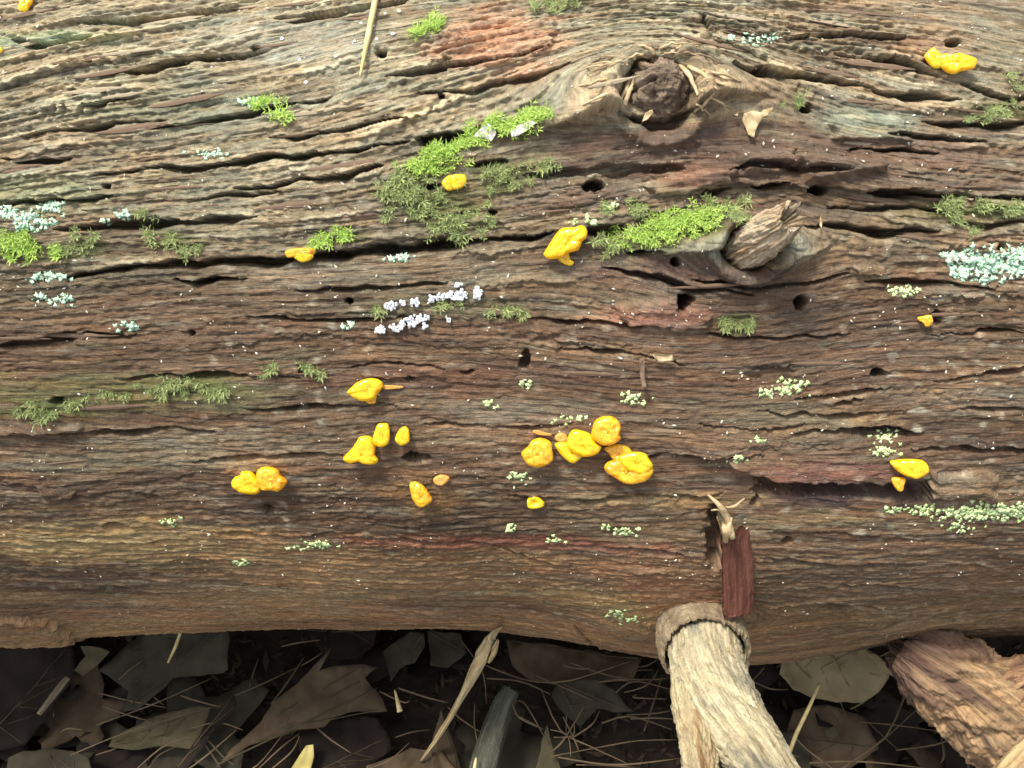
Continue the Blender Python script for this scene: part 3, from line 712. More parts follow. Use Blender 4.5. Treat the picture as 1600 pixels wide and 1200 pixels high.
# plug of crumbling wood inside the upper knot
def blob(name, ctr, ax, amp, seed, cols, parent=None, n=44, ns=64, freq=60, mat=None, pits=0.0, keep=None):
    """lumpy solid: ax = three half-axis vectors"""
    u = np.linspace(0.02, np.pi - 0.02, n); v = np.linspace(0, 2 * np.pi, ns, endpoint=False)
    uu, vv = np.meshgrid(u, v, indexing='ij')
    d = np.stack([np.sin(uu) * np.cos(vv), np.sin(uu) * np.sin(vv), np.cos(uu)], -1)
    L = np.linalg.norm(ax[0])
    q = d * L * freq
    k = 1 + amp * (fbm(q[..., 0], q[..., 1], seed, 5, 0.65) + fbm(q[..., 1] + 3.3, q[..., 2], seed + 5, 5, 0.65) + fbm(q[..., 2] + 7.1, q[..., 0], seed + 9, 5, 0.65))
    if pits: k = k - pits * np.clip(pn(q[..., 0] * 1.6 + q[..., 2], q[..., 1] * 1.6, seed + 9) - 0.25, 0, 1)
    P = ctr + (d * k[..., None]) @ np.array(ax)
    Vb = P.reshape(-1, 3); Vb = np.vstack([Vb, ctr + ax[2], ctr - ax[2]])
    Fb = [tuple(int(x) for x in f) for f in grid_faces(n, ns, True)]
    c0 = n * ns
    for j in range(ns): Fb.append((c0, j, (j + 1) % ns)); Fb.append((c0 + 1, (n - 1) * ns + (j + 1) % ns, (n - 1) * ns + j))
    at = None
    if cols:
        kk = np.clip(0.5 + 0.9 * fbm(Vb[:, 0] * 120, Vb[:, 1] * 120 + Vb[:, 2] * 90, seed + 3, 3), 0, 1)[:, None]
        at = {'col': ('FLOAT_COLOR', c3(*cols[0]) * (1 - kk) + c3(*cols[1]) * kk), 'grain': ('FLOAT_VECTOR', Vb - ctr)}
    return mesh_obj(name, Vb, Fb, mat or M_DRY, parent, attrs=at)
p, n = surf(1030, 137); n = pos(np.array([0.]), np.array([px2xs(1030, 137)[1]]), np.array([0.]))[0] - np.array([0, 0, ZC]); n[0] = 0; n /= np.linalg.norm(n)
pc, _ = surf(1030, 100); e, t, n_ = frame_of(n); mp_ = PX(p)
ctr = at_depth(1032, 138, float((p - CP) @ CF)) - n * 0.001
blob('knot_plug', ctr, [e * 49 * mp_, t * 45 * mp_, n * 0.013], 0.20, 210, ((0.09, 0.062, 0.046), (0.38, 0.30, 0.22)), root, pits=0.7, freq=170, n=90, ns=130)
# fibre splinters flaring round the upper knot
for k, (q0, q1, r) in enumerate([((1018, 108), (1021, 92), 4), ((975, 165), (1000, 105), 3.5), ((1055, 100), (1088, 150), 3.5), ((1070, 108), (1120, 142), 3), ((1085, 175), (1112, 148), 2.5), ((990, 120), (965, 175), 3)]):
    A, nA = surf(*q0); B, nB = surf(*q1)
    tube('splinter', [A + nA * 0.001, (A + B) / 2 + nA * 0.003, B + nB * 0.001], [r * MPP, r * MPP * 1.1, r * MPP * 0.4], M_LEAFTAN, 10, 6, root, 0.0002)

rk = random.Random(9)
for k in range(34):
    a = rk.uniform(-0.5, math.pi + 0.5); r0 = rk.uniform(0.98, 1.25); r1 = r0 + rk.uniform(0.25, 0.8)
    sw = rk.uniform(0.15, 0.5) * (1 if math.cos(a) > 0 else -1)
    q0_ = (1030 + 60 * r0 * math.cos(a), 140 - 50 * r0 * math.sin(a)); q1_ = (1030 + 60 * r1 * math.cos(a - sw) * 1.25, 140 - 44 * r1 * math.sin(a - sw))
    A, nA = surf(*q0_); B, nB = surf(*q1_); w0 = rk.uniform(1.2, 2.8) * MPP
    tube('splinter', [A + nA * 0.0008, (A + B) / 2 + nA * 0.0016, B + nB * 0.0002], [w0, w0 * 0.9, w0 * 0.3], M_LEAFTAN if rk.random() < 0.6 else FMB, 9, 5, root, 0.00025)
# broken stub in the second knot
pA, nA = surf(1172, 390); dA = float((pA - CP) @ CF)
stub_pts = [at_depth(1158, 394, dA + 0.006), at_depth(1180, 378, dA - 0.008), at_depth(1208, 358, dA - 0.020), at_depth(1232, 340, dA - 0.028)]
mp_ = PX(pA)
wood_tube('branch_stub', stub_pts, [36 * mp_, 35 * mp_, 30 * mp_, 23 * mp_], 100, 90, 0.0005, 20, ((0.44, 0.32, 0.19), (0.76, 0.67, 0.50), (0.26, 0.16, 0.09)), 230, root, 0.006, lump=0.16, crumb=0.0020)
root_lab = [o for o in root.children if o.name.startswith('branch_stub')][0]
tag(root_lab, 'pale broken branch stub in the lower knot')

# lower branch with two prongs leaving the front of the log
pB, nB = surf(1092, 968); zB = pB[2]
def bp_(px, py, dz): return at_z(px, py, zB + dz)
mB = PX(pB)
def pxtube(name, q, parent, **kw):
    """q: (px, py, rise, radius in pixels)"""
    pts = [bp_(x, y, dz) for x, y, dz, r in q]; return wood_tube(name, pts, [r * PX(p) for p, (x, y, dz, r) in zip(pts, q)], parent=parent, **kw)
o = pxtube('forked_branch', [(1090, 955, -0.026, 50), (1098, 1000, -0.002, 59), (1108, 1055, 0.018, 60), (1134, 1112, 0.040, 58), (1166, 1160, 0.060, 54), (1196, 1205, 0.080, 51), (1262, 1310, 0.125, 52)], root,
           ns=150, n=190, amp=0.0006, freq=34, cols=((0.42, 0.37, 0.24), (0.68, 0.62, 0.43), (0.22, 0.215, 0.18)), seed=250, jag=0.004, lump=0.11, crumb=0.0013)
tag(o, 'pale bare weathered branch jutting from the log base')
BR = o
pxtube('branch_prong', [(1092, 1040, 0.012, 44), (1086, 1090, 0.026, 38), (1090, 1140, 0.044, 33), (1096, 1200, 0.066, 29), (1104, 1300, 0.10, 27)], BR,
       ns=110, n=140, amp=0.0006, freq=28, cols=((0.48, 0.41, 0.25), (0.66, 0.57, 0.37), (0.30, 0.18, 0.09)), seed=260, jag=0.004, lump=0.12, crumb=0.0012)
# bark collars round the foot of the branch
def collar(name, c0, c1, r0, r1, thick, seed, cols, a0, a1):
    ax = c1 - c0; L = np.linalg.norm(ax); ax = ax / L
    e1 = np.cross(ax, np.array([0, 0, 1.0])); e1 /= np.linalg.norm(e1); e2 = np.cross(e1, ax)
    if e2[2] < 0: e2 = -e2
    na, nl = 230, 22
    aa = np.linspace(a0, a1, na); out = []
    A, T_ = np.meshgrid(aa, np.linspace(0, 1, nl), indexing='ij')
    end = 1 + 0.12 * pn(A * 4, A * 0 + .5, seed) + 0.10 * pn(A * 13, A * 0 + 2.5, seed + 1) + 0.09 * np.abs(pn(A * 37, A * 0 + 4.5, seed + 2))
    taper = np.minimum(1, np.minimum(A - a0, a1 - A) / 0.25)
    tl = T_ * end * (0.4 + 0.6 * taper)
    rr = r0 + (r1 - r0) * T_ + 0.0009 * fbm(A * 9, T_ * 5, seed + 2, 3) + 0.0003 * pn(A * 5 + T_ * 2, T_ * 9, seed + 3) + 0.0005 * np.sin(T_ * 3.14)
    def lay(off):
        r = rr + off * (0.35 + 0.65 * taper) * (1 - 0.92 * T_ ** 4)
        return c0 + ax * (tl * L)[..., None] + r[..., None] * (np.cos(A)[..., None] * e1 + np.sin(A)[..., None] * e2)
    o_, i_ = lay(thick), lay(-0.0012)
    Vt = np.concatenate([o_.reshape(-1, 3), i_.reshape(-1, 3)]); n0 = na * nl
    f = grid_faces(na, nl); Ft = [tuple(map(int, q)) for q in f] + [tuple(map(int, q[::-1] + n0)) for q in f]
    for i in range(na - 1):
        for b in (0, nl - 1): Ft.append((i * nl + b, (i + 1) * nl + b, (i + 1) * nl + b + n0, i * nl + b + n0))
    kk = np.clip(0.5 + 0.9 * fbm(Vt[:, 0] * 160, Vt[:, 1] * 160 + Vt[:, 2] * 120, seed + 5, 3), 0, 1)[:, None]
    gr = np.stack([np.concatenate([A.ravel()] * 2) * 0.024, np.concatenate([T_.ravel()] * 2) * L, Vt[:, 2] * 0], -1)
    return mesh_obj(name, Vt, Ft, M_DRY, BR, attrs={'col': ('FLOAT_COLOR', c3(*cols[0]) * (1 - kk) + c3(*cols[1]) * kk), 'grain': ('FLOAT_VECTOR', gr)})
q0 = bp_(1095, 990, -0.004); q1 = bp_(1103, 1026, 0.010)
o = collar('bark_collar', q0, q1, 65 * mB, 61.5 * mB, 0.0016, 270, ((0.20, 0.155, 0.10), (0.40, 0.33, 0.22)), -0.9, math.pi + 0.9)
tag(o, 'ragged brown bark ring round the foot of the pale branch')
q0 = pB + np.array([0, 0.016, -0.010]); q1 = bp_(1097, 1000, 0.0)
collar('bark_flap', q0, q1, 46 * mB, 65 * mB, 0.0025, 280, ((0.17, 0.14, 0.10), (0.33, 0.29, 0.23)), -0.3, math.pi + 0.5)

# loose flakes of wood lifting along the grain
def flake_mesh(seed):
    r = np.random.default_rng(seed); n = 9
    t = np.linspace(-1, 1, n)
    wdt = (1 - np.abs(t) ** 2.2) * (0.6 + 0.4 * r.random(n)); wdt[0] = wdt[-1] = 0.08
    cy = 0.3 * r.normal(0, 0.5, n).cumsum() * 0.2
    top = []; V_ = []
    for i in range(n):
        for sgn in (-1, 0, 1):
            V_.append((t[i], cy[i] + sgn * wdt[i] * 0.5, 0.5 * wdt[i] * (1 if sgn == 0 else 0.35) + 0.25 * t[i] ** 2))
    for i in range(n):
        for sgn in (-1, 0, 1): V_.append((t[i], cy[i] + sgn * wdt[i] * 0.48, -0.3 + 0.2 * t[i] ** 2))
    F_ = []
    for i in range(n - 1):
        for k in range(2):
            a = i * 3 + k; F_.append((a, a + 3, a + 4, a + 1)); b = a + n * 3; F_.append((b, b + 1, b + 4, b + 3))
        for k in (0, 2):
            a = i * 3 + k; b = a + n * 3; F_.append((a, b, b + 3, a + 3) if k == 0 else (a, a + 3, b + 3, b))
    return V_, F_
FM = [noisy_mat('flake_tan', (0.30, 0.24, 0.16), (0.46, 0.40, 0.30), 400, 0.8, bump=0.5), noisy_mat('flake_brown', (0.13, 0.085, 0.06), (0.24, 0.165, 0.115), 400, 0.8, bump=0.5)]
fmeshes = []
for k in range(8):
    Vf, Ff = flake_mesh(400 + k)
    for mi in (0, 1):
        me = bpy.data.meshes.new('wood_flake'); me.from_pydata(Vf, [], Ff); me.materials.append(FM[mi]); fmeshes.append(me)
rr = random.Random(5)
for k in range(150):
    top = rr.random() < 0.72
    px = rr.uniform(-20, 1620); py = rr.uniform(5, 330) if top else rr.uniform(330, 900)
    if 860 < px < 1320 and 140 < py < 310: continue
    p, n = surf(px, py)
    sl = (-0.20 if px < 1000 else 0.13) * max(0, 1 - py / 520) + rr.uniform(-0.05, 0.05)
    q, _ = surf(px + 12, py + 12 * sl)
    e = np.array([1.0, 0, 0]); e, t, n = frame_of(n)
    e = e - t * sl * 1.3; e /= np.linalg.norm(e); t = np.cross(n, e)
    L = rr.uniform(0.004, 0.016); W = L * rr.uniform(0.10, 0.2); Hh = rr.uniform(0.0006, 0.0014)
    o = bpy.data.objects.new('wood_flake', fmeshes[rr.randrange(8) * 2 + (0 if (py < 250 and rr.random() < 0.6) else 1)])
    COL.objects.link(o); o.parent = root
    tilt = rr.uniform(-0.06, 0.06)
    e2 = e * math.cos(tilt) + n * math.sin(tilt); n2 = np.cross(e2, t)
    M = Matrix(((e2[0] * L, t[0] * W, n2[0] * Hh, p[0]), (e2[1] * L, t[1] * W, n2[1] * Hh, p[1]), (e2[2] * L, t[2] * W, n2[2] * Hh, p[2]), (0, 0, 0, 1)))
    o.matrix_local = M

# ------------------------------------------------------------------ jelly fungi
def resample(P, n):
    P = np.asarray(P, float); Q = np.vstack([P[-1:], P, P[:2]]); out = []
    k = len(P)
    for v in np.linspace(0, k, n, endpoint=False):
        i = int(v); f = v - i; p0, p1, p2, p3 = Q[i], Q[i + 1], Q[i + 2], (Q[i + 3] if i + 3 < len(Q) else P[1])
        out.append(0.5 * (2 * p1 + (p2 - p0) * f + (2 * p0 - 5 * p1 + 4 * p2 - p3) * f * f + (3 * p1 - p0 - 3 * p2 + p3) * f ** 3))
    return np.array(out)
def lobe(name, poly, mat, seed, lift=0.0, thick=1.0, fold=1.0, tiltv=0.55, cup=0.25):
    P = resample(poly, 72); c = P.mean(0)
    p, n = surf(*c)
    tocam = CP - p; tocam /= np.linalg.norm(tocam)
    nf = n * (1 - tiltv) + tocam * tiltv; nf /= np.linalg.norm(nf)
    offs = [float((surf(*q)[0] - p) @ nf) for q in np.vstack([P[::4], c + (P[::6] - c) * 0.5])] + [0.0]
    p = p + nf * max(0.0, float(np.percentile(offs, 82)))
    area = 0.5 * abs(np.sum(P[:, 0] * np.roll(P[:, 1], -1) - P[:, 1] * np.roll(P[:, 0], -1)))
    size = math.sqrt(area) * PX(p)
    org = p + nf * (0.16 * size + lift * size)
    def on_plane(px, py):
        d = ray(px, py); return CP + d * (((org - CP) @ nf) / (d @ nf))
    rim = np.array([on_plane(*q) for q in P]); cc = rim.mean(0)
    nr = 16; rs = np.sin(np.linspace(0, np.pi / 2, nr + 1))[1:] 
    V_ = []; 
    rr_, aa = np.meshgrid(rs, np.arange(72) / 72 * 2 * np.pi, indexing='ij')
    base = cc + (rim - cc)[None] * rr_[..., None]
    e, t, nn = frame_of(nf)
    lx = (base - cc) @ e / size; ly = (base - cc) @ t / size
    ridge = 1 - 2 * np.abs(fbm(lx * 2.6 + seed, ly * 2.6, 500 + seed % 40, 3))
    dome = np.power(np.clip(1 - rr_ ** 4, 0, 1), 0.5)
    hgt = size * thick * (0.22 * dome + 0.065 * fold * ridge * np.clip(1 - rr_ ** 3, 0, 1) - cup * 0.30 * np.exp(-(rr_ / 0.55) ** 2) + 0.05 * rr_ ** 2 * pn(np.cos(aa) * 2.5, np.sin(aa) * 2.5, 540 + seed % 40) + 0.022 * fold * fbm(lx * 9 + seed, ly * 9, 560, 3) * np.clip(1.2 - rr_ ** 4, 0, 1))
    up = base + nf * hgt[..., None]
    dn = cc + (rim - cc)[None] * (rr_ * (1 - 0.25 * (1 - rr_)))[..., None] - nf * (size * (0.10 * dome + 0.30 * np.clip(1 - rr_ * 1.15, 0, 1) ** 0.7) * thick + (1 - rr_) * lift * size)[..., None]
    top_c = cc + nf * size * thick * (0.22 + 0.065 * fold * float(ridge[0].mean()) - cup * 0.30); bot_c = cc - nf * size * (0.42 * thick + lift)
    Vt = np.concatenate([up.reshape(-1, 3), dn[:-1].reshape(-1, 3), top_c[None], bot_c[None]])
    F_ = [tuple(map(int, f)) for f in grid_faces(nr, 72, True)]
    off = nr * 72
    g2 = grid_faces(nr - 1, 72, True)
    F_ += [tuple(map(int, f[::-1] + off)) for f in g2]
    for j in range(72):
        j2 = (j + 1) % 72
        F_.append(((nr - 1) * 72 + j, (nr - 1) * 72 + j2, off + (nr - 2) * 72 + j2, off + (nr - 2) * 72 + j))
        F_.append((len(Vt) - 2, j, j2)); F_.append((len(Vt) - 1, off + j2, off + j))
    return mesh_obj(name, Vt, F_, mat), p
Y, A_, T_ = M_JELLY, M_JELLY2, M_JELLYD
FUNGI = [
 ('large hood-shaped yellow jelly fungus with a foot, above the pale red splintered slab', [
   ([(849,398),(852,391),(859,380),(868,366),(877,357),(886,355),(898,355),(906,352),(914,354),(918,362),(916,372),(910,378),(906,388),(902,392),(888,396),(880,402),(868,405),(857,405)], Y, 0.10, 1.0),
   ([(876,394),(888,394),(891,404),(897,410),(893,415),(884,414),(875,409),(870,402)], Y, 0.0, 1.0)]),
 ('broad pair of fused golden jelly lobes on an orange-stained patch of wood', [
   ([(361,755),(366,746),(375,742),(377,737),(386,736),(395,738),(402,745),(409,748),(410,758),(407,767),(400,772),(388,772),(376,770),(365,763)], Y, 0, 1),
   ([(400,742),(404,733),(413,729),(426,730),(435,734),(439,742),(446,747),(449,753),(443,762),(434,768),(425,766),(416,767),(408,765),(402,755)], A_, 0.05, 1)]),
 ('long bright yellow jelly fungus beside a small dark hole and orange crumbling wood', [
   ([(1444,89),(1448,82),(1458,74),(1464,79),(1470,85),(1475,95),(1472,105),(1460,107),(1451,100)], Y, 0.05, 1),
   ([(1466,87),(1477,84),(1486,86),(1499,83),(1514,87),(1524,91),(1527,98),(1520,108),(1501,112),(1492,116),(1480,114),(1472,108),(1464,100)], Y, 0.1, 1)]),
 ('small bright yellow jelly fungus at the edge of the green moss strip', [
   ([(690,286),(694,279),(699,275),(706,274),(708,284),(708,296),(700,298),(694,294)], Y, 0.1, 1),
   ([(702,276),(708,273),(715,272),(726,273),(729,280),(727,289),(718,295),(708,296),(704,288)], Y, 0.15, 1)]),
 ('drooping amber and yellow jelly fungus tucked in a long dark fissure', [
   ([(445,394),(453,389),(469,387),(483,387),(493,389),(492,397),(480,400),(465,401),(458,402),(449,402)], A_, 0.0, 0.9),
   ([(461,395),(470,391),(482,394),(490,399),(486,406),(473,410),(465,407),(459,402)], Y, 0.2, 0.9)]),
 ('shelf-like yellow jelly fungus overhanging a long recess in the wood', [
   ([(1390,722),(1395,719),(1415,717),(1437,718),(1447,723),(1452,733),(1449,740),(1434,748),(1422,746),(1410,741),(1398,733)], Y, 0.15, 1)]),
 ('small dull yellow jelly tongue hanging below a shelf-like yellow jelly fungus', [
   ([(1393,747),(1404,745),(1415,748),(1413,759),(1410,767),(1403,767),(1395,757)], A_, 0.1, 1)]),
 ('yellow jelly fungus on a thread-like foot among pale sunlit ridges', [
   ([(29,-10),(40,-14),(51,-10),(51,4),(46,12),(42,20),(36,19),(29,15),(30,5)], Y, 0.1, 1)]),
 ('tiny yellow jelly bead beside a green-stained pale ridge', [
   ([(-7,75),(-2,73),(3,75),(4,80),(0,83),(-6,82)], Y, 0.1, 1)]),
 ('tiny pale orange jelly fungus in a shallow pit of brown wood', [
   ([(1433,496),(1440,494),(1454,492),(1458,501),(1455,508),(1447,511),(1441,504),(1435,501)], A_, 0.15, 1)]),
 ('pointed yellow jelly fungus with a tan streak trailing beside it', [
   ([(542,613),(550,604),(560,596),(576,591),(590,592),(598,598),(598,605),(590,616),(582,624),(564,627),(550,620)], Y, 0.08, 0.9),
   ([(572,616),(588,614),(588,624),(586,630),(576,631),(571,626)], A_, 0.0, 1)]),
 ('bell-shaped yellow jelly fungus with a flared skirt, touching an oval one', [
   ([(537,714),(550,700),(557,690),(563,682),(580,682),(587,696),(586,710),(591,718),(586,725),(568,725),(560,722),(546,724),(538,720)], Y, 0.05, 0.9)]),
 ('upright oval yellow jelly fungus touching a bell-shaped one', [
   ([(586,672),(590,663),(598,661),(606,662),(609,672),(608,690),(600,698),(588,697),(582,688)], Y, 0.12, 0.9)]),
 ('small tear-shaped yellow jelly fungus standing alone by an oval one', [
   ([(617,686),(624,671),(633,666),(639,672),(640,688),(634,694),(625,696)], Y, 0.05, 1)]),
 ('grainy amber jelly fungus below a dark slot in the wood', [
   ([(640,756),(648,752),(656,755),(664,761),(675,778),(672,786),(658,793),(648,786),(642,772)], A_, 0.05, 1)]),
 ('small tan translucent jelly fungus between a dark slot and a grainy amber one', [
   ([(677,748),(686,742),(695,742),(702,745),(700,752),(690,759),(680,756)], T_, 0, 1)]),
 ('round glossy golden jelly fungus at the end of a row of fungi', [
   ([(815,706),(825,697),(831,688),(845,684),(860,690),(863,702),(864,718),(853,727),(838,731),(824,725),(816,714)], A_, 0.08, 1)]),
 ('wide ruffled yellow jelly fungus with a pointed lower edge in a row of fungi', [
   ([(867,693),(885,690),(900,696),(915,705),(922,712),(909,715),(897,724),(885,719),(873,707)], Y, 0.05, 1),
   ([(885,690),(892,674),(902,671),(923,678),(932,692),(940,699),(930,711),(912,714),(898,708),(888,700)], Y, 0.12, 1)]),
 ('small dull orange jelly bead behind a wide ruffled yellow fungus', [
   ([(867,681),(876,676),(886,680),(886,689),(876,691),(869,688)], T_, 0.02, 1)]),
 ('rounded golden jelly fungus standing highest in a row of fungi', [
   ([(924,680),(928,660),(939,651),(955,650),(967,658),(970,669),(968,679),(970,685),(958,694),(943,696),(932,690)], A_, 0.18, 1)]),
 ('biggest amber jelly fungus with a cup-like lower lip and furry neck', [
   ([(944,700),(964,694),(979,697),(988,706),(985,720),(965,724),(956,716),(950,708)], A_, 0.0, 0.9),
   ([(945,726),(957,718),(975,716),(1000,720),(1021,731),(1013,749),(993,756),(976,755),(958,745),(946,736)], A_, 0.06, 0.9),
   ([(966,714),(986,706),(1007,708),(1015,718),(1020,729),(1007,741),(990,738),(975,730)], Y, 0.22, 0.9)]),
 ('small ring-shaped yellow jelly fungus on the edge of a long crack', [
   ([(824,780),(830,776),(838,775),(850,784),(848,792),(831,795),(824,791)], Y, 0.02, 1)]),
]
for k, (lab, lobes) in enumerate(FUNGI):
    made = []
    for i, (poly, mat, lift, thick) in enumerate(lobes):
        o, p = lobe('jelly_lobe' if len(lobes) > 1 else 'jelly_fungus', poly, mat, k * 3 + i + 1, lift, thick, fold=1.2 if mat is A_ else 0.8, cup=1.0 if 'ring-shaped' in lab else (0.4 if 'cup' in lab else 0.2))
        made.append(o)
        if i == 0: base = p
    if len(made) == 1:
        tag(recenter(made[0]), lab, 'jelly fungus', 'yellow jelly fungi on the log')
    else:
        r = empty('jelly_fungus', base); adopt(r, *made)
        tag(r, lab, 'jelly fungus', 'yellow jelly fungi on the log')
# dried scraps beside the fungi
def scrap(name, poly, mat, label, cat, seed, lift=0.1, thick=0.5):
    o, p = lobe(name, poly, mat, seed, lift, thick, 1.5, 0.3, 0.1)
    return tag(recenter(o), label, cat)
scrap('dried_fungus_scrap', [(832,673),(840,672),(850,675),(862,678),(858,681),(846,680),(836,678)], T_, 'small dried orange-brown fungus scrap next to a round golden fungus', 'fungus scrap', 71)
scrap('mycelium_streak', [(598,602),(612,602),(628,603),(629,606),(614,608),(600,608)], T_, 'thin tan fungal streak trailing from a pointed yellow fungus', 'fungus streak', 72, 0, 0.4)

# ------------------------------------------------------------------ white slime-mould beads
ico = [(0, 0, 1)] + [(math.sin(a) * math.cos(b), math.sin(a) * math.sin(b), math.cos(a)) for a in (math.pi / 3, 2 * math.pi / 3) for b in (2 * math.pi * j / 6 + (a > 1.5) * 0.5 for j in range(6))] + [(0, 0, -1)]
ico = np.array(ico)
icoF = [(0, 1 + j, 1 + (j + 1) % 6) for j in range(6)]
for j in range(6): icoF += [(1 + j, 7 + j, 1 + (j + 1) % 6), (1 + (j + 1) % 6, 7 + j, 7 + (j + 1) % 6)]
icoF += [(13, 7 + (j + 1) % 6, 7 + j) for j in range(6)]
def beads(clumps, rnd):
    Vv, Ff = [], []
    for (px, py, rx, ry, n_) in clumps:
        for _ in range(n_):
            a = rnd.uniform(0, 6.283); r = math.sqrt(rnd.random())
            p, n = surf(px + rx * r * math.cos(a), py + ry * r * math.sin(a))
            s = rnd.uniform(2.0, 3.3) * MPP
            e, t, nn = frame_of(n)
            loc = p + n * s * rnd.uniform(0.6, 2.2)
            q = ico * np.array([1, 1, 1.5]) * (1 + 0.15 * np.array([rnd.gauss(0, 1) for _ in range(14)]))[:, None] * s
            o = len(Vv) * 14
            Vv.append(loc + q[:, :1] * e + q[:, 1:2] * t + q[:, 2:] * n); Ff += [tuple(i + o for i in f) for f in icoF]
    return np.concatenate(Vv), Ff
rb = random.Random(3)
def bead_thing(label, parts):
    ps = [mesh_obj('bead_clump', *beads([c], rb), M_BEAD) for c in parts]
    r = empty('slime_mould', ps[0].data.vertices[0].co); adopt(r, *ps)
    tag(r, label, 'slime mould')
bead_thing('long line of bluish white slime mould beads climbing along the grain', [(613,478,11,7,26), (650,474,8,6,18), (674,467,7,5,14), (690,463,7,5,16), (714,461,18,7,60), (746,459,7,10,30), (716,445,6,4,9)])
bead_thing('short lower row of white slime mould beads above red-brown wood', [(596,514,9,4,16), (620,512,9,4,18), (640,505,13,7,46), (654,497,12,5,24), (666,496,5,4,10), (666,510,4,3,6)])
bead_thing('single round white slime mould bead apart from its rows', [(703,500,2,2,5)])
bead_thing('single faint pinkish white bead clump in the upper bead line', [(631,474,4,3,7)])

# ------------------------------------------------------------------ lichen, moss, specks
def lichen_arrays(spots, rnd, rmin=3.0, rmax=5.5):
    Vv, Ff = [], []; o = 0
    for (px, py, rx, ry, n_) in spots:
        for _ in range(n_):
            p, n = surf(px + rx * max(-1.4, min(1.4, rnd.gauss(0, 0.6))), py + ry * max(-1.4, min(1.4, rnd.gauss(0, 0.55))))
            e, t, nn = frame_of(n + np.array([rnd.gauss(0, .25), rnd.gauss(0, .25), rnd.gauss(0, .25) + 0.15]))
            s = rnd.uniform(rmin, rmax) * MPP; m_ = 9; pts = [p + n * s * 0.34]
            ph = rnd.uniform(0, 6.28); kk = rnd.choice((3, 4, 5))
            for j in range(m_):
                b = 2 * math.pi * j / m_; q = s * (0.78 + 0.36 * math.cos(kk * b + ph) + rnd.uniform(-.14, .14))
                pts.append(p + n * (s * 0.25 + rnd.uniform(-.12, .12) * s) + e * q * math.cos(b) + t * q * math.sin(b))
            pts.append(p - n * s * 0.2)
            Vv.append(np.array(pts)); Ff += [(o, o + 1 + j, o + 1 + (j + 1) % m_) for j in range(m_)] + [(o + m_ + 1, o + 1 + (j + 1) % m_, o + 1 + j) for j in range(m_)]
            o += m_ + 2
    return np.concatenate(Vv), Ff
rl = random.Random(17)
LICH = [
 ('large mint-green leafy lichen colony beside a dark fissure end', M_LICH, [(1545,412,45,20,190),(1590,412,22,22,80),(1505,428,18,10,36),(1490,399,22,5,20),(1535,437,10,6,14),(1515,388,7,4,7)]),
 ('long bright green lichen band along a ledge below a broken block', M_LICHG, [(1510,803,40,9,80),(1560,800,36,12,110),(1600,800,20,12,60),(1445,798,14,10,26),(1400,796,20,5,16),(1500,824,30,5,16)]),
 ('scattered mint lichen scales spreading over pale wood beside a mossy clump', M_LICH, [(82,324,18,9,44),(30,338,36,9,50),(40,355,16,8,30),(70,350,30,12,30),(12,330,14,8,24)]),
 ('small mint lichen cluster on tan wood by a long crack', M_LICH, [(192,337,12,5,18),(168,346,8,4,8)]),
 ('compact round green lichen clump on bare golden-brown wood', M_LICHG, [(500,851,20,8,42),(462,856,10,4,8)]),
 ('small green lichen dot cluster on golden wood near the compact clump', M_LICHG, [(376,877,11,6,20)]),
 ('pale lichen fleck group under a short dark slot', M_LICHG, [(268,815,12,5,14)]),
 ('bright green lichen pair low on red-brown wood near the pale branch', M_LICHG, [(962,959,14,6,24),(985,968,14,6,22)]),
 ('light green lichen spread above the lower grain, beyond a ring-shaped fungus', M_LICHG, [(975,828,24,7,30)]),
 ('small round green lichen tuft between ring-shaped fungus and compact clump', M_LICHG, [(798,824,9,5,14)]),
 ('small pale green lichen fleck cluster just below a round tuft', M_LICHG, [(865,843,14,5,16)]),
 ('yellow-green lichen cluster above a shelf-like yellow fungus', M_LICHG, [(1382,682,16,8,30),(1385,704,18,7,30)]),
 ('yellow-green lichen cluster beside a mint colony on brown wood', M_LICHG, [(1412,454,24,8,36)]),
 ('yellowish lichen beads crowded in a dark hollow', M_LICHG, [(1230,606,16,12,44),(1200,612,9,6,14),(1255,600,16,14,16)]),
 ('mint lichen row on grey wood under a dark fissure', M_LICH, [(75,433,28,6,34)]),
 ('white-green lichen crumbs on dark red-brown wood', M_LICH, [(95,470,22,8,22),(60,464,10,5,8)]),
 ('little mint lichen patch in bare brown wood', M_LICH, [(206,511,16,5,22)]),
 ('mint lichen row along a ridge below a drooping fungus', M_LICH, [(628,403,20,6,26)]),
 ('single bright green lichen rosette on plain wood', M_LICHG, [(764,631,9,5,12)]),
 ('single tiny green lichen rosette higher on plain wood', M_LICHG, [(821,602,8,4,8)]),
 ('tiny mint lichen rosette beside the lower white beads', M_LICH, [(544,509,7,4,8)]),
 ('mint lichen spots scattered over rough wood above the mint slab', M_LICH, [(1180,62,30,8,26),(1205,58,12,5,10)]),
 ('green-white lichen on the ragged upper rim of the pale branch', M_LICHG, [(1095,948,24,5,22)]),
 ('pale lichen crust on the grey bark flap', M_LICH, [(1062,968,16,8,24)]),
 ('pale lichen flecks crowded beside a row of golden fungi', M_LICHG, [(810,743,14,5,18)]),
 ('pale green lichen specks on smooth wood over the fungus row', M_LICHG, [(990,622,26,8,20),(890,656,20,6,14)]),
 ('pale lichen crumbs in a thin crack by a splintered tip', M_LICHG, [(1150,718,14,5,12),(1180,690,12,4,6)]),
 ('mint lichen scraps on ridges above a small moss tuft', M_LICH, [(400,162,22,7,26),(325,240,26,6,26)]),
 ('pale lichen row above a hood-shaped yellow fungus', M_LICHG, [(915,347,18,4,14),(952,325,12,8,14)]),
]
